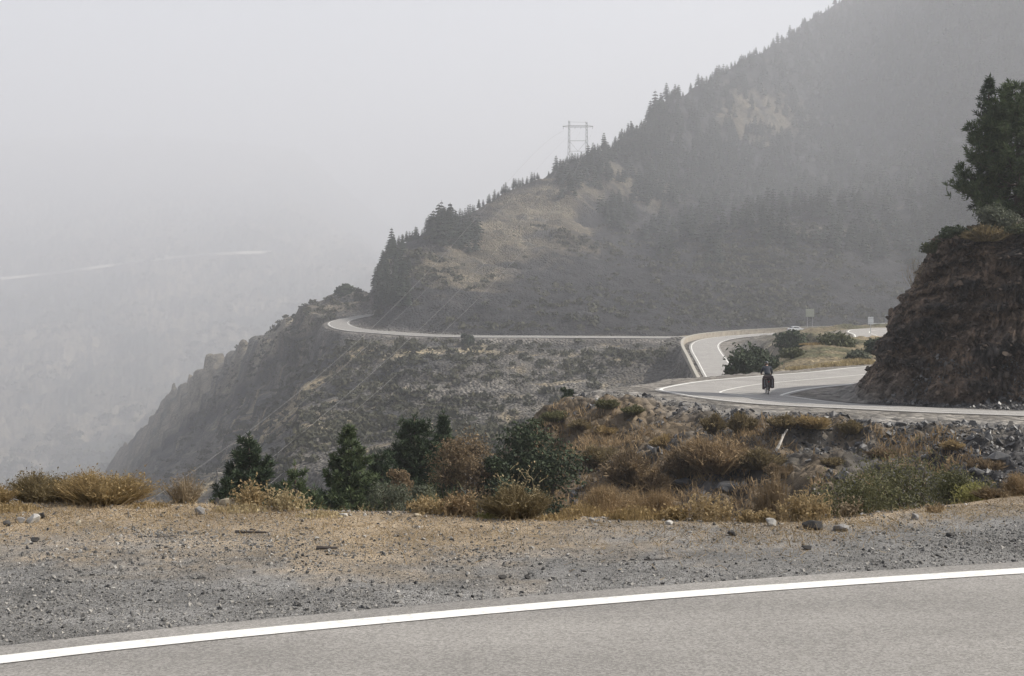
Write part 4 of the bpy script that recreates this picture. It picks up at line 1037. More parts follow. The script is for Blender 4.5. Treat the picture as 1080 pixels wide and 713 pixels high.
# on top of the rock cutting
pine(1072, 132, 86, 72.5, 'large dense pine on top of the rock cutting', 'pine_light', None, tuft=.3, whorl=.56, nb=9, K=10, low=.07, profile=.72, dens=.19, lv=(.72, 1.1))
pine(1041, 60, 79, 74.5, 'pine with a thin leaning tip behind the large dense pine', 'pine', None, tuft=.27, whorl=.6, nb=6, K=9, low=.1, profile=.9, dens=.28, lean=.03)
bush(1052, 48, 213, 68.5, 'olive grey shrub at the foot of the pine on the rock cutting', 'greygreen', n=5000, leaf=.06)
brm(1040, 50, 236, 67.6, 'orange-tan grass on the lip of the rock cutting', 'broomtan', n=700, wid=.06, name='grass_clump', cat='grass clump')
bush(1008, 40, 238, 69.5, 'dark shrub at the left lip of the rock cutting', 'oak', n=3500, leaf=.07)
bush(1075, 40, 236, 67, 'yellowish green shrub at the right lip of the rock cutting', 'olive', n=3500, leaf=.06)
brm(966, 34, 262, 71.2, 'pale leafless twigs jutting from the edge of the rock cutting', 'twig', n=70, wid=.022, dome=.7, name='twig_bush')
bush(985, 30, 252, 70.5, 'small brown-green shrub stepping down the edge of the rock cutting', 'olive', n=2500, leaf=.06)

# ------------------------------------------------------------------ stones
def hull_rock(rs, n=14, flat_=.7):
    bm = bmesh.new()
    p = unit(rs.normal(size=(n, 3)))*rs.uniform(.75, 1.0, (n, 1))*[1, .8, flat_]
    for c in p: bm.verts.new(c)
    r = bmesh.ops.convex_hull(bm, input=bm.verts)
    bmesh.ops.delete(bm, geom=[e for e in r['geom_interior'] if isinstance(e, bmesh.types.BMVert)], context='VERTS')
    bm.verts.ensure_lookup_table(); bmesh.ops.triangulate(bm, faces=bm.faces)
    v = np.array([x.co[:] for x in bm.verts]); f = np.array([[q.index for q in x.verts] for x in bm.faces])
    bm.verts.index_update(); f = np.array([[q.index for q in x.verts] for x in bm.faces]); bm.free()
    return v, f
def rotm(rs, n, tilt=1.0):
    q = rs.normal(size=(n, 4)); q[:, 1:3] *= tilt; q = q/np.linalg.norm(q, axis=1, keepdims=True); w, x, y, z = q.T
    return np.stack([1-2*(y*y+z*z), 2*(x*y-z*w), 2*(x*z+y*w), 2*(x*y+z*w), 1-2*(x*x+z*z), 2*(y*z-x*w), 2*(x*z-y*w), 2*(y*z+x*w), 1-2*(x*x+y*y)], 1).reshape(n, 3, 3)
def stones(P, size, rs, name, mat, tilt=.35, sink=.2, flat_=.65, npt=9):
    g = Geo(); T = [hull_rock(rs, npt, flat_) for _ in range(10)]
    kind = rs.integers(0, 10, len(P)); Rm = rotm(rs, len(P), tilt)
    for k in range(10):
        i = np.nonzero(kind == k)[0]; v, f = T[k]
        if not len(i): continue
        vv = np.einsum('nij,vj->nvi', Rm[i], v)*size[i][:, None, None] + P[i][:, None, :] + np.array([0, 0, 1])*(size[i]*(flat_-sink)*.6)[:, None, None]
        ff = f[None] + (np.arange(len(i))*len(v))[:, None, None]
        g.add(vv.reshape(-1, 3), ff.reshape(-1, 3))
    return g.build(name, M[mat])
# gravel of the pull-out
rs = np.random.default_rng(5)
n = 150000
gy = np.sqrt(rs.uniform(5.4**2, 11.6**2, n)); gpx = rs.uniform(-160, 1240, n); gx = (gpx-540)/F*gy
ly = np.interp(gx, [p[0] for p in near_line], [p[1] for p in near_line])
keep = gy > ly + 0.24 + 0.10*rs.exponential(1, n)*.8
dens = 0.45 + 0.75*(fbm(gx*1.2, gy*1.2, 4, 8) + .3)
edge = np.interp(gpx, pxs, KD[1])
dens *= np.where(gy > edge - 1.1, .45, 1.0)
keep &= rs.uniform(size=n) < dens
gx, gy = gx[keep], gy[keep]
sz = np.minimum(0.0043*np.exp(rs.exponential(.36, len(gx))), .022)
stones(np.stack([gx, gy, ground(gx, gy)], 1), sz, rs, 'gravel', 'gravel', sink=.3)
bpy.data.objects['gravel']['kind'] = 'stuff'
# grit scattered on the asphalt edge is part of the same gravel; slate scree on the bank
n = 60000
spx = rs.uniform(540, 1140, n); sd = rs.uniform(40, 74, n)
sx = (spx-540)/F*sd
jj = np.clip(np.searchsorted(pxs, spx), 0, NC-1); ss = np.array([np.interp(sd[i], KD[:, jj[i]], np.arange(NL)) for i in range(n)])
dn = .35 + 1.1*fbm(sx*.35, sd*.35, 4, 15) + .5*sstep(850, 980, spx) - .25*(1-sstep(640, 720, spx))
ok = (ss > 3.7) & (ss < 4.97) & (rs.uniform(size=n) < dn)
sx, sd = sx[ok], sd[ok]
sz = np.minimum(.032*np.exp(rs.exponential(.48, len(sx))), .24)
tag(stones(np.stack([sx, sd, ground(sx, sd)], 1), sz, rs, 'scree', 'slate', tilt=.8, sink=.3, flat_=.55), kind='stuff')
# rubble at the toe of the cutting
n = 45000
spx = rs.uniform(832, 1120, n); sd = rs.uniform(60, 78, n); sx = (spx-540)/F*sd
jj = np.clip(np.searchsorted(pxs, spx), 0, NC-1); ss = np.array([np.interp(sd[i], KD[:, jj[i]], np.arange(NL)) for i in range(n)])
ii = np.clip(np.searchsorted(ds, sd), 0, NR-1)
rw = RW[ii, jj]
ok = (ss > 6.3) & (ss < 7.35) & (rw < .985)
sx, sd = sx[ok], sd[ok]
sz = np.minimum(.03*np.exp(rs.exponential(.45, len(sx))), .2)
tag(stones(np.stack([sx, sd, ground(sx, sd)], 1), sz, rs, 'rubble', 'slate', tilt=.8, sink=.3), kind='stuff')
M['cutstone'] = stone_mat('cutting_stone', (0.050, 0.039, 0.031), (0.165, 0.120, 0.088), rough=.9)
ci, cj = np.nonzero((cutm > .45) & (PX < 1200))
wgt = np.where(PX[ci, cj] > 1139, 8.0, 1.0); sel_ = rs.choice(len(ci), 5200, replace=False, p=wgt/wgt.sum()); ci, cj = ci[sel_], cj[sel_]
sz = np.minimum(.045*np.exp(rs.exponential(.52, len(ci))), .3)
tag(stones(np.stack([Xc[ci, cj], Yc[ci, cj], Zc[ci, cj] - sz*.12], 1) + np.stack([0*sz, -sz*.05, 0*sz], 1), sz, rs, 'rock_blocks', 'cutstone', tilt=.3, sink=.3, flat_=.5, npt=10), kind='stuff')
# dry straw and litter lying along the edge of the pull-out and on the bank
n = 26000
lpx = rs.uniform(-140, 1220, n); e_ = np.interp(lpx, pxs, KD[1]); ld = e_ + rs.normal(-.35, .55, n) + .3*sstep(480, 760, lpx)
lx = (lpx-540)/F*ld; dn = .55 + .9*fbm(lx*1.1, ld*1.1, 4, 29)
ok = (ld > 7.6) & (rs.uniform(size=n) < dn) & (ld < e_+.8)
lx, ld = lx[ok], ld[ok]; lz = ground(lx, ld)
b = np.stack([lx, ld, lz], 1); k = len(lx)
up = rs.uniform(0, 1, k)**3
t = b + np.stack([rs.normal(0, .035, k), rs.normal(0, .035, k), .008 + .075*up], 1)
g = Geo(); blades(g, b, t, rs.uniform(.002, .005, k), rs, 0, .3)
n2 = 70000
spx = rs.uniform(560, 1120, n2); sd = rs.uniform(40, 73, n2); sx = (spx-540)/F*sd
jj = np.clip(np.searchsorted(pxs, spx), 0, NC-1); ss = np.array([np.interp(sd[i], KD[:, jj[i]], np.arange(NL)) for i in range(n2)])
ok = (ss > 3.6) & (ss < 4.72) & (rs.uniform(size=n2) < .02 + 1.5*fbm(sx*.45+9, sd*.45, 4, 61) + 0.72*(1-sstep(640, 860, spx)))
sx, sd = sx[ok], sd[ok]; k = len(sx); b = np.stack([sx, sd, ground(sx, sd)], 1)
t = b + np.stack([rs.normal(0, .12, k), rs.normal(0, .12, k), rs.uniform(.05, .4, k)], 1)
blades(g, b, t, rs.uniform(.025, .06, k), rs, 1, .3)
tag(g.build('dry_grass', [M['litter'], M['rust']]), kind='stuff')

def rock(px, wpx, hpx, base, label, mat='rockgrey', name='stone', n=20, rz=0, group='loose stones on the gravel', asp=.75, dmin=6):
    d = hit(px, base, dmin, 90) or 10.5
    p = spot(px, d); w = wpx/F*d; h = hpx/F*d
    v, f = hull_rock(rs_(), n, 1.0)
    v = v/np.abs(v).max(0); v = v*[w/2, w/2*asp, h*.62]; v[:, 2] += h*.36
    ca, sa = math.cos(rz), math.sin(rz)
    v = np.stack([v[:, 0]*ca - v[:, 1]*sa, v[:, 0]*sa + v[:, 1]*ca, v[:, 2]], 1)
    g = Geo(); g.add(v, f); o = g.build(name, M[mat], loc=tuple(p))
    bv = o.modifiers.new('b', 'BEVEL'); bv.width = min(w, h)*.06; bv.segments = 2; bv.limit_method = 'NONE'
    tag(o, label, 'stone', group)
rock(35, 17, 10, 552, 'pale grey stone in the left group of stones below the wide bush', 'rockpale')
rock(21, 11, 7, 552, 'mid-grey stone in the left group, beside the pale grey stone', 'rockgrey')
rock(44, 9, 7, 548, 'dark stone leaning on the right of the pale grey stone', 'rockdark')
rock(7, 10, 7, 555, 'blackish stone left of the pale stone group', 'rockdark')
rock(37, 11, 5, 572, 'lone black stone on the gravel below the pale stone group', 'rockdark')
rock(83, 6, 6, 555, 'small cream stone below the wide dry bush', 'rocktan')
rock(240, 19, 8, 532.5, 'flat pale slab on the edge left of the darkest pine', 'rocktan', asp=.5)
rock(229, 8, 8, 532.5, 'dark stone against the left end of the flat pale slab', 'rockdark')
rock(211, 11, 9, 543, 'angular dark grey stone below the see-through bush', 'rockgrey')
rock(363, 10, 3.5, 544.5, 'white flat stone below the cone-shaped pine', 'rockpale')
rock(440, 9, 4, 546, 'cream stone below the yellowish weed', 'rocktan')
rock(624, 7, 5, 551, 'small white stone right of the straw mound', 'rockpale')
rock(706, 10, 5, 554, 'pale stone under the rusty grass', 'rockpale', rz=.5)
rock(812, 14, 9, 556, 'pale grey stone among the golden weeds', 'rockpale')
rock(857, 24, 11, 560, 'large blackish stone at the edge below the tall golden weed', 'rockdark', asp=.5)
rock(887, 18, 8, 561, 'light grey stone right of the large blackish stone', 'rockgrey')
rock(965, 10, 7, 548, 'brown-grey stone on the low rise', 'rockgrey')
rock(851, 13, 5, 580, 'dark flat stone lying out on the grey gravel to the right', 'rockdark')
rock(1003, 12, 5, 566, 'long dark stone near the right gravel edge', 'rockdark')
rock(530, 10, 5, 612, 'black pebble near the white line, left of its twin', 'rockdark')
rock(556, 8, 5, 612, 'black pebble near the white line, right of its twin', 'rockdark')
rock(772, 12, 6, 565, 'dark brown stone on the gravel under the golden weeds', 'rockdark')
rock(756, 8, 4, 440, 'dark stone lying on the gravel verge of the bend', 'rockdark', dmin=40)
rock(768, 30, 10, 518, 'slate outcrop shining pale in the gully beside the dark brown bush', 'slate', 'rock_outcrop', dmin=38, n=26)
rock(722, 24, 8, 512, 'dark slate outcrop under the largest tussock', 'slate', 'rock_outcrop', dmin=38, n=26)
rock(1055, 26, 9, 486, 'wide slate block on the right bank', 'slate', 'rock_outcrop', dmin=38, n=26)
rock(1030, 18, 8, 500, 'broken slate block above the right broom clump', 'slate', 'rock_outcrop', dmin=38, n=26)
def stick(px, base, lpx, label, mat='deadwood', ang=0.0, r=.006, d=None, curve=.2, up=0.0):
    d = d or hit(px, base, 6, 90); p = spot(px, d); l = lpx/F*d
    s = np.linspace(-.5, .5, 7); q = np.stack([s*l*math.cos(ang), s*l*math.sin(ang)+curve*l*.3*np.sin(s*5), r*.8+(s+.5)*up], 1)
    g = Geo(); tube(g, q, r*np.linspace(1.2, .5, 7), 6)
    tube(g, [q[3], q[3]+[l*.12, l*.1, r+up*.2+.3*r]], [r*.6, r*.3], 5)
    tag(g.build('stick', M[mat], loc=tuple(p)), label, 'stick', 'dead sticks')
stick(265, 563, 34, 'brown dead stick lying on straw below the darkest pine', ang=-.2, r=.011)
stick(345, 580, 22, 'short black stick lying on the grey gravel', r=.012, curve=.05)
stick(175, 567, 22, 'thin dark stick on the gravel left of the brown one', r=.005, ang=.3)
stick(690, 592, 22, 'thin curved twig on the gravel near the middle', r=.004, ang=-.3, curve=.6)
dS = hit(824, 478, 40, 90)
stick(824, 478, 14, 'bleached crooked stick standing on the bank', 'palewood', r=.05, d=dS, curve=.9, up=.75)

# ------------------------------------------------------------------ forest on the mountain, scrub on the hillsides
def conifer_mesh(rs, tiers=8, k=9):
    """one-metre-high ragged conifer, scaled per tree"""
    g = Geo(); tube(g, [(0,0,-.08),(0,0,.95)], [.022,.004], 5, m=1)
    for t in range(tiers):
        u = t/tiers; z = .10 + .86*u; R0 = .29*(1-u)**.75+.015
        for j in range(k):
            a = 6.283*j/k + rs.uniform(-.3, .3); r = R0*rs.uniform(.6, 1.2); dz = rs.uniform(-.05, .02)
            c, s = math.cos(a), math.sin(a); w = r*.36
            top = np.array([0, 0, z+.11*(1-u)+.03]); tip = np.array([c*r, s*r, z+dz])
            mid = np.array([c*r*.55, s*r*.55, z+.03+dz*.3]); pv = np.array([-s, c, 0])*w
            g.add(np.stack([top, mid-pv, tip, mid+pv, mid+[0, 0, -.035]]), [(0,1,2),(0,2,3),(1,4,2),(2,4,3)])
    return g
TPL = [conifer_mesh(np.random.default_rng(300+i), tiers=[7,8,9,6,8][i]) for i in range(5)]
TM = [t.mesh('conifer', [M['forest'], M['bark']]) for t in TPL]
cand = []
rs = np.random.default_rng(900)
def forest_density(px, py):
    f = 0.9*float(sstep(520, 640, px)) * float(sstep(60, 130, 330 - py + .12*(px-640)))
    f += .5*math.exp(-((px-490)/60)**2 - ((py-255)/30)**2)
    for cx, cy, rx, ry, a in [(560,235,62,42,1.0),(480,290,45,22,.8),(650,195,40,18,.6),(800,120,50,28,.75),(850,243,100,8,.8),(700,225,35,14,.5)]:
        f -= a*math.exp(-((px-cx)/rx)**2 - ((py-cy)/ry)**2)
    if py > 262: f -= .55*float(sstep(262, 300, py))
    return f
sky_px = np.arange(396, 1110, 1.0)
jcol = np.searchsorted(pxs, sky_px)
mrows = np.nonzero((ds > 400) & (ds < 2320))[0]
SKY = {int(p): PYG[mrows][:, j].min() for p, j in zip(sky_px, jcol)}
tries = 0
while tries < 9000:
    tries += 1
    px = rs.uniform(396, 1108); st = SKY[int(px)]
    py = rs.uniform(max(st, -25)+.8, 345)
    if rs.uniform() > forest_density(px, py) + .55*vnoise(np.array(px/26.), np.array(py/15.), 4): continue
    d = hit(px, py, 405, 2320)
    if d is None: continue
    cand.append((px, d, rs.uniform(5.5, 12.5)))
# trees along the skyline
for p in np.arange(396, 1000, 2.3):
    px = p + rs.uniform(-1.5, 1.5)
    if px < 396: px = 396.5
    if SKY[int(px)] < -20: continue
    if vnoise(np.array(px/14.), np.array(3.3), 12) < -.45: continue
    d = hit(px, SKY[int(px)] + rs.uniform(.3, 2.5), 405, 2320)
    if d: cand.append((px, d, rs.uniform(3, 7)*(1.3 if px > 680 else .9)))
for px, h in [(686,14),(691,17),(697,13),(703,15),(712,12),(756,13),(763,11),(740,10),(820,13),(833,14),(470,7),(452,7)]:
    d = hit(px, SKY[px] + 1.5, 405, 2320)
    if d: cand.append((px, d, h))
# the nose of the ridge above the hairpin is overgrown
for _ in range(70):
    px = rs.uniform(395, 432); py = rs.uniform(SKY[int(max(396, px))]+1, 325)
    d = hit(px, py, 440, 700)
    if d: cand.append((px, d, rs.uniform(4.5, 8)))
cand.sort(key=lambda c: -c[2]/c[1])
def crow(px): return float(px)
GL = 'distant conifers on the misty mountain'
for i, (px, d, h) in enumerate(cand[:300]):
    p = spot(px, d); o = bpy.data.objects.new('conifer', TM[i % 5]); COL.objects.link(o)
    o.location = (p[0], p[1], p[2]-.2); o.scale = (h*rs.uniform(.85, 1.25), h*rs.uniform(.85, 1.25), h); o.rotation_euler = (0, 0, rs.uniform(0, 6.28))
    tag(o, 'dark distant conifer standing on the misty mountain above the hillside road', 'conifer', GL)
g = Geo()
for px, d, h in cand[300:]:
    p = spot(px, d); T = TPL[rs.integers(0, 5)]; a = rs.uniform(0, 6.28); ca, sa = math.cos(a), math.sin(a)
    V = np.concatenate(T.V)*[h*1.05, h*1.05, h]; V = np.stack([V[:, 0]*ca-V[:, 1]*sa, V[:, 0]*sa+V[:, 1]*ca, V[:, 2]], 1) + p - [0, 0, .2]
    f3 = np.concatenate(T.F3); f4 = np.concatenate(T.F4)
    m3 = np.concatenate(T.M3)
    n0 = g.n; g.V.append(V); g.F3.append(f3+n0); g.M3.append(m3); g.F4.append(f4+n0); g.M4.append(np.ones(len(f4))); g.n += len(V)
tag(g.build('forest', [M['forest'], M['bark']]), kind='stuff')

g = Geo()
cnt = 0
for _ in range(15000):
    px = rs.uniform(90, 1080)
    if px < 400: py = rs.uniform(305, 530); d = hit(px, py, 175, 760)
    elif px < 730: py = rs.uniform(357, 500) if rs.uniform() < .6 else rs.uniform(240, 350); d = hit(px, py, 175, 1000)
    else: py = rs.uniform(235, 345); d = hit(px, py, 400, 1200)
    if d is None: continue
    x = (px-540)/F*d
    if fbm(np.array(x*.03), np.array(d*.03), 3, 71) + rs.uniform(-.45, .45) < -.04: continue
    i_ = min(NR-1, np.searchsorted(ds, d)); j_ = np.searchsorted(pxs, px)
    if RW[i_, j_] > .3: continue
    p = spot(px, d); s = rs.uniform(.3, 1.5)**1.3*(1 if d < 400 else 1.3); k = 22
    dirs = unit(rs.normal(size=(k, 3))); dirs[:, 2] = np.abs(dirs[:, 2])
    c = p + dirs*s*rs.uniform(.5, 1, (k, 1))*[1, 1, .75]
    leaves(g, c, s*.42*rs.uniform(.6, 1.3, k), rs, 0, dirs); cnt += 1
for _ in range(2500):
    px = rs.uniform(-60, 392); py = rs.uniform(225, 560); d = hit(px, py, 2050, 6600)
    if d is None: continue
    x = (px-540)/F*d
    if fbm(np.array(x*.006), np.array(d*.006), 4, 81) + rs.uniform(-.2, .2) < .0: continue
    p = spot(px, d); s = rs.uniform(4, 14); k = 16
    dirs = unit(rs.normal(size=(k, 3))); dirs[:, 2] = np.abs(dirs[:, 2])
    leaves(g, p + dirs*s*rs.uniform(.4, 1, (k, 1))*[1, 1, .7], s*.5*rs.uniform(.6, 1.3, k), rs, 0, dirs)
tag(g.build('scrub', M['scrub']), kind='stuff')

# ------------------------------------------------------------------ cyclist
def skinned(name, V, E, Rr, mat, parent, root=0, sub=2):
    me = bpy.data.meshes.new(name); me.from_pydata(V, E, []); o = bpy.data.objects.new(name, me); COL.objects.link(o)
    sk = o.modifiers.new('skin', 'SKIN'); sk.use_smooth_shade = True
    for i, r in enumerate(Rr):
        sv = me.skin_vertices[0].data[i]; sv.radius = (r, r) if np.isscalar(r) else r; sv.use_root = (i == root)
    ss = o.modifiers.new('sub', 'SUBSURF'); ss.levels = sub; ss.render_levels = sub
    me.materials.append(mat)
    if parent: o.parent = parent
    return o
k = int(np.argmin(np.hypot(bend_road.at(5.4)[:, 0]-(809-540)/F*77, bend_road.at(5.4)[:, 1]-77)))
cx = (809-540)/F*77.0; bk = int(np.argmin(np.hypot(bend_road.o[:, 0]-cx, bend_road.o[:, 1]-77)))
mid_ = bend_road.at(3.3); bk = int(np.argmin(np.hypot(mid_[:, 0]-cx, mid_[:, 1]-77)))
lat = (cx-bend_road.o[bk, 0])*bend_road.n[bk, 0] + (77-bend_road.o[bk, 1])*bend_road.n[bk, 1]
cz = bend_road.o[bk, 2] + bend_road.bank*np.clip(lat, 0, 6.6)/6.6 + .03
tv = bend_road.o[bk+1]-bend_road.o[bk-1]
heading = R_(-4)
bike = empty('touring_bicycle', (cx, 77, cz), heading, 'loaded touring bicycle with black panniers ridden round the bend', 'bicycle')
def wheel(y):
    g = Geo(); a = np.linspace(0, 2*math.pi, 33)
    tube(g, np.stack([0*a, y+.325*np.cos(a), .345+.325*np.sin(a)], 1), .022, 8, cap=False); w = g.build('wheel', M['rubber'], bike, smooth=True)
    g = Geo(); tube(g, np.stack([0*a, y+.298*np.cos(a), .345+.298*np.sin(a)], 1), .011, 6, cap=False); g.build('rim', M['chrome'], w, smooth=True)
    g = Geo()
    for q in range(18):
        b = q*2*math.pi/18; tube(g, [((-1)**q*.03, y, .345), (0, y+.295*math.cos(b), .345+.295*math.sin(b))], .0016, 4)
    tube(g, [(-.06, y, .345), (.06, y, .345)], .02, 8); g.build('spokes', M['chrome'], w)
wheel(-.47); wheel(.60)
g = Geo()
for a, b, r in [((0,-.02,.30),(0,-.20,.86),.017),((0,-.02,.30),(0,.42,.80),.02),((0,-.19,.80),(0,.40,.90),.017),((.03,-.47,.345),(.03,-.02,.30),.010),((-.03,-.47,.345),(-.03,-.02,.30),.010),((.03,-.47,.345),(.01,-.19,.80),.008),((-.03,-.47,.345),(-.01,-.19,.80),.008),((0,.39,.95),(0,.44,.72),.02),((.05,.45,.70),(.05,.60,.345),.012),((-.05,.45,.70),(-.05,.60,.345),.012),((-.05,.45,.71),(.05,.45,.71),.014),((0,-.20,.86),(0,-.215,.94),.013)]:
    tube(g, [a, b], r, 8)
g.build('frame', M['bikeframe'], bike, smooth=True)
g = Geo(); tube(g, [(-.29,.36,1.0),(-.22,.44,1.03),(-.1,.46,1.03),(0,.45,1.02),(.1,.46,1.03),(.22,.44,1.03),(.29,.36,1.0)], .014, 8); tube(g, [(0,.39,.93),(0,.45,1.02)], .015, 8); g.build('handlebar', M['bikeframe'], bike, smooth=True)
g = Geo(); tube(g, [(0,-.36,.965),(0,-.28,.97),(0,-.18,.965),(0,-.08,.95)], [.07,.075,.045,.022], 10); g.build('saddle', M['rubber'], bike, smooth=True)
g = Geo()
for s in (-1, 1): tube(g, [(s*.07,-.80,.76),(s*.07,-.24,.76)], .007, 6); tube(g, [(s*.06,-.50,.76),(s*.05,-.47,.36)], .006, 6)
for y in (-.78,-.6,-.42,-.26): tube(g, [(-.07,y,.76),(.07,y,.76)], .006, 6)
g.build('rack', M['bikeframe'], bike)
def bag(c, s, name, mat):
    g = Geo(); box(g, c, s); o = g.build(name, M[mat], bike)
    b = o.modifiers.new('b', 'BEVEL'); b.width = min(s)*.3; b.segments = 4
    return o
for s in (-1, 1):
    b = bag((s*.205, -.55, .62), (.21, .36, .56), 'pannier', 'bag')
    g = Geo(); box(g, (s*.205, -.735, .62), (.03, .012, .40)); box(g, (s*.205, -.736, .47), (.12, .01, .025), 0); g.build('strap', M['signgrey'], b)
    bag((s*.13, .60, .36), (.12, .26, .32), 'front_pannier', 'bag')
bag((0, -.56, .90), (.56, .24, .22), 'bedroll', 'bag')
g = Geo(); tube(g, [(0,-.82,.70),(0,-.845,.70)], .035, 10); g.build('rear_light', M['lamp'], bike)
g = Geo(); a = np.linspace(0, 6.283, 17); tube(g, [(.03,-.02,.30),(.045,-.02,.30)], .09, 18)
for s, dz, dy in ((1, -.165, .03), (-1, .165, -.03)): tube(g, [(s*.06,-.02,.30),(s*.07,-.02+dy,.30+dz)], .011, 6); box(g, (s*.12, -.02+dy, .30+dz), (.09, .09, .02))
g.build('crankset', M['chrome'], bike)

person = empty('person', (cx, 77, cz), heading, 'cyclist in dark jacket and helmet riding away on the loaded bicycle', 'person')
V = [(0,-.24,1.0),(0,-.16,1.14),(0,-.04,1.30),(0,.06,1.43),(0,.10,1.50),(0,.15,1.58),(0,.19,1.645),(0,.20,1.70),   # 0-7 spine, neck, head
     (.17,.06,1.42),(.27,.16,1.20),(.275,.36,1.06),(-.17,.06,1.42),(-.27,.16,1.20),(-.275,.36,1.06),                 # 8-13 arms
     (.09,-.22,.97),(.115,.17,.80),(.115,.02,.40),(.115,-.01,.19),(.12,.11,.155),                                      # right leg (low)
     (-.09,-.22,.97),(-.115,.22,.93),(-.115,.05,.62),(-.115,.0,.50),(-.12,.10,.48)]                                    # left leg (high)
E = [(0,1),(1,2),(2,3),(3,4),(4,5),(5,6),(6,7),(3,8),(8,9),(9,10),(3,11),(11,12),(12,13),(0,14),(14,15),(15,16),(16,17),(17,18),(0,19),(19,20),(20,21),(21,22),(22,23)]
Rr = [(.15,.11),(.13,.10),(.15,.11),(.13,.09),.055,.06,.085,.07,.06,.042,.03,.06,.042,.03,.085,.06,.045,.032,.03,.085,.06,.045,.032,.03]
# hands: palm, four fingers and a thumb closing round the bar
for s, wr in ((1, 10), (-1, 13)):
    pi = len(V); V.append((s*.262,.41,1.045)); E.append((wr, pi)); Rr.append(.026)
    for q in range(4):
        fx = s*(.232+.018*q); L0 = (.040,.046,.043,.034)[q]
        a = len(V); V += [(fx,.445,1.058),(fx,.445+L0*.55,1.035),(fx,.445+L0*.1,1.010)]; Rr += [.010,.009,.008]; E += [(pi,a),(a,a+1),(a+1,a+2)]
    a = len(V); V += [(s*.225,.405,1.035),(s*.215,.43,1.012)]; Rr += [.011,.009]; E += [(pi,a),(a,a+1)]
skinned('body', V, E, Rr, M['skin'], person)
Vj = [(0,-.25,1.01),(0,-.16,1.14),(0,-.04,1.30),(0,.06,1.44),(0,.095,1.49),(.18,.06,1.42),(.28,.16,1.20),(.28,.34,1.07),(-.18,.06,1.42),(-.28,.16,1.20),(-.28,.34,1.07)]
skinned('jacket', Vj, [(0,1),(1,2),(2,3),(3,4),(3,5),(5,6),(6,7),(3,8),(8,9),(9,10)], [(.19,.14),(.17,.135),(.19,.145),(.16,.115),.075,.088,.066,.05,.088,.066,.05], M['jacket'], person)
Vt = [(0,-.25,.99),(.095,-.22,.96),(.115,.17,.80),(.115,.02,.40),(.115,-.005,.22),(-.095,-.22,.96),(-.115,.22,.93),(-.115,.05,.62),(-.115,.005,.53)]
skinned('trousers', Vt, [(0,1),(1,2),(2,3),(3,4),(0,5),(5,6),(6,7),(7,8)], [(.16,.13),.105,.078,.062,.052,.105,.078,.062,.052], M['trousers'], person)
for s, y, z in ((1,.04,.165),(-1,.04,.485)):
    skinned('shoe', [(s*.118,y-.08,z),(s*.118,y+.03,z-.01),(s*.12,y+.12,z-.02)], [(0,1),(1,2)], [(.045,.05),(.045,.042),(.038,.03)], M['trousers'], person)
g = Geo(); rs2 = np.random.default_rng(3)
uu = np.linspace(0, .5*math.pi, 8); aa = np.linspace(0, 2*math.pi, 21)[:-1]
vv = []
for u in uu:
    for a in aa: vv.append((.105*math.cos(u)*math.cos(a), .20+.135*math.cos(u)*math.sin(a)+.0, 1.655+.105*math.sin(u)-.02*math.cos(a*1.0+1.57)*0))
q = [(i*20+j, i*20+(j+1)%20, (i+1)*20+(j+1)%20, (i+1)*20+j) for i in range(7) for j in range(20)]
g.add(vv, None, q); hel = g.build('helmet', M['helmet'], person, smooth=True)
so = hel.modifiers.new('s', 'SOLIDIFY'); so.thickness = .018
g = Geo(); tube(g, [(-.075,.15,1.60),(0,.10,1.585),(.075,.15,1.60)], .04, 8); g.build('hair', M['hair'], person, smooth=True)
for s in (-1, 1):
    g = Geo(); tube(g, [(s*.083,.19,1.60),(s*.092,.185,1.63),(s*.085,.19,1.655)], [.01,.016,.01], 6); g.build('ear', M['skin'], person, smooth=True)
    g = Geo(); tube(g, [(s*.032,.272,1.655),(s*.032,.280,1.655)], .012, 8); g.build('eye', M['signwhite'], person, smooth=True)
g = Geo(); tube(g, [(0,.27,1.655),(0,.302,1.62),(0,.275,1.612)], [.01,.016,.008], 6); g.build('nose', M['skin'], person, smooth=True)
g = Geo(); tube(g, [(-.025,.262,1.585),(0,.272,1.582),(.025,.262,1.585)], .006, 6); g.build('mouth', M['lamp'], person, smooth=True)

# ------------------------------------------------------------------ air
g = Geo(); zb_, zt_ = float(Z.min()) - 6, float(max(Z.max(), 0)) + 40
box(g, (0, 5700, (zb_+zt_)/2), (38000, 12400, zt_-zb_))
hm, nt, N, L = nodes_mat('valley_haze')
out = N('ShaderNodeOutputMaterial'); pv = N('ShaderNodeVolumePrincipled')
pv.inputs['Color'].default_value = (0.835, 0.855, 0.912, 1); pv.inputs['Density'].default_value = 0.00046; pv.inputs['Anisotropy'].default_value = 0.15
L(pv.outputs[0], out.inputs['Volume'])
tag(g.build('haze', hm), kind='stuff')

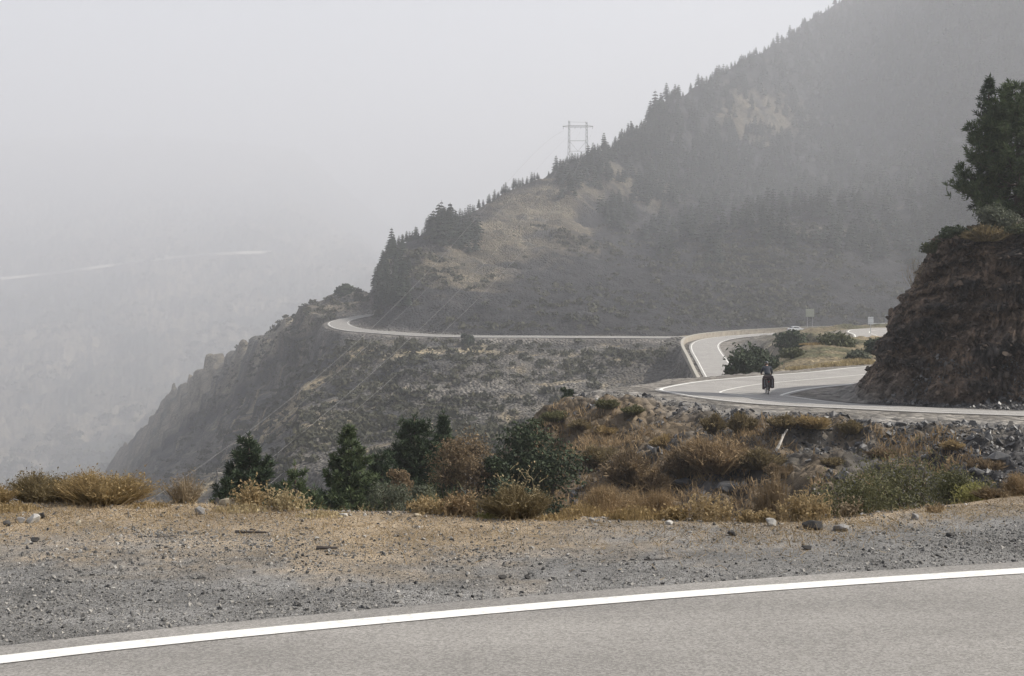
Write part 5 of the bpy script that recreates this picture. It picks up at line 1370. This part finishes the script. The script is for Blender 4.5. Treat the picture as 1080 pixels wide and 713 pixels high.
# ------------------------------------------------------------------ light, sky, camera
sd_ = unit(np.array([0.74, -0.02, 0.66]))
elev = math.asin(sd_[2]); az = math.atan2(sd_[0], sd_[1])
sun = bpy.data.lights.new('sun', 'SUN'); sun.energy = 5.0; sun.angle = R_(0.6); sun.color = (1.0, 0.94, 0.84)
so_ = bpy.data.objects.new('sun', sun); COL.objects.link(so_)
so_.rotation_euler = Vector(sd_).to_track_quat('Z', 'Y').to_euler(); so_.location = (200, 100, 300)
w = bpy.data.worlds.new('World'); SC.world = w; w.use_nodes = True
nt = w.node_tree; nt.nodes.clear()
sk = nt.nodes.new('ShaderNodeTexSky'); sk.sky_type = 'NISHITA'; sk.sun_disc = False
sk.sun_elevation = elev; sk.sun_rotation = az; sk.dust_density = 4.0; sk.air_density = 1.0; sk.altitude = 1200
bg = nt.nodes.new('ShaderNodeBackground'); bg.inputs[1].default_value = 0.08
wo = nt.nodes.new('ShaderNodeOutputWorld')
hs_ = nt.nodes.new('ShaderNodeHueSaturation'); hs_.inputs['Saturation'].default_value = 0.5
nt.links.new(sk.outputs[0], hs_.inputs['Color']); nt.links.new(hs_.outputs[0], bg.inputs[0]); nt.links.new(bg.outputs[0], wo.inputs[0])

cam = bpy.data.cameras.new('camera'); co = bpy.data.objects.new('camera', cam); COL.objects.link(co)
co.location = (0, 0, EYE); co.rotation_euler = (R_(90), 0, 0)
cam.sensor_width = 36; cam.lens = 36*F/1080; cam.shift_y = -(713/2 - HZ)/1080
cam.clip_start = 0.1; cam.clip_end = 40000
SC.camera = co
SC.view_settings.view_transform = 'Standard'; SC.view_settings.look = 'None'
SC.view_settings.exposure = 1.1; SC.view_settings.gamma = 1; SC.view_settings.use_curve_mapping = False
cy = SC.cycles
cy.use_denoising = True
try: cy.denoiser = 'OPENIMAGEDENOISE'
except Exception: pass
cy.max_bounces = 6; cy.diffuse_bounces = 2; cy.glossy_bounces = 2; cy.transmission_bounces = 3; cy.volume_bounces = 1; cy.transparent_max_bounces = 4
cy.use_adaptive_sampling = True; cy.adaptive_threshold = 0.02
cy.caustics_reflective = False; cy.caustics_refractive = False
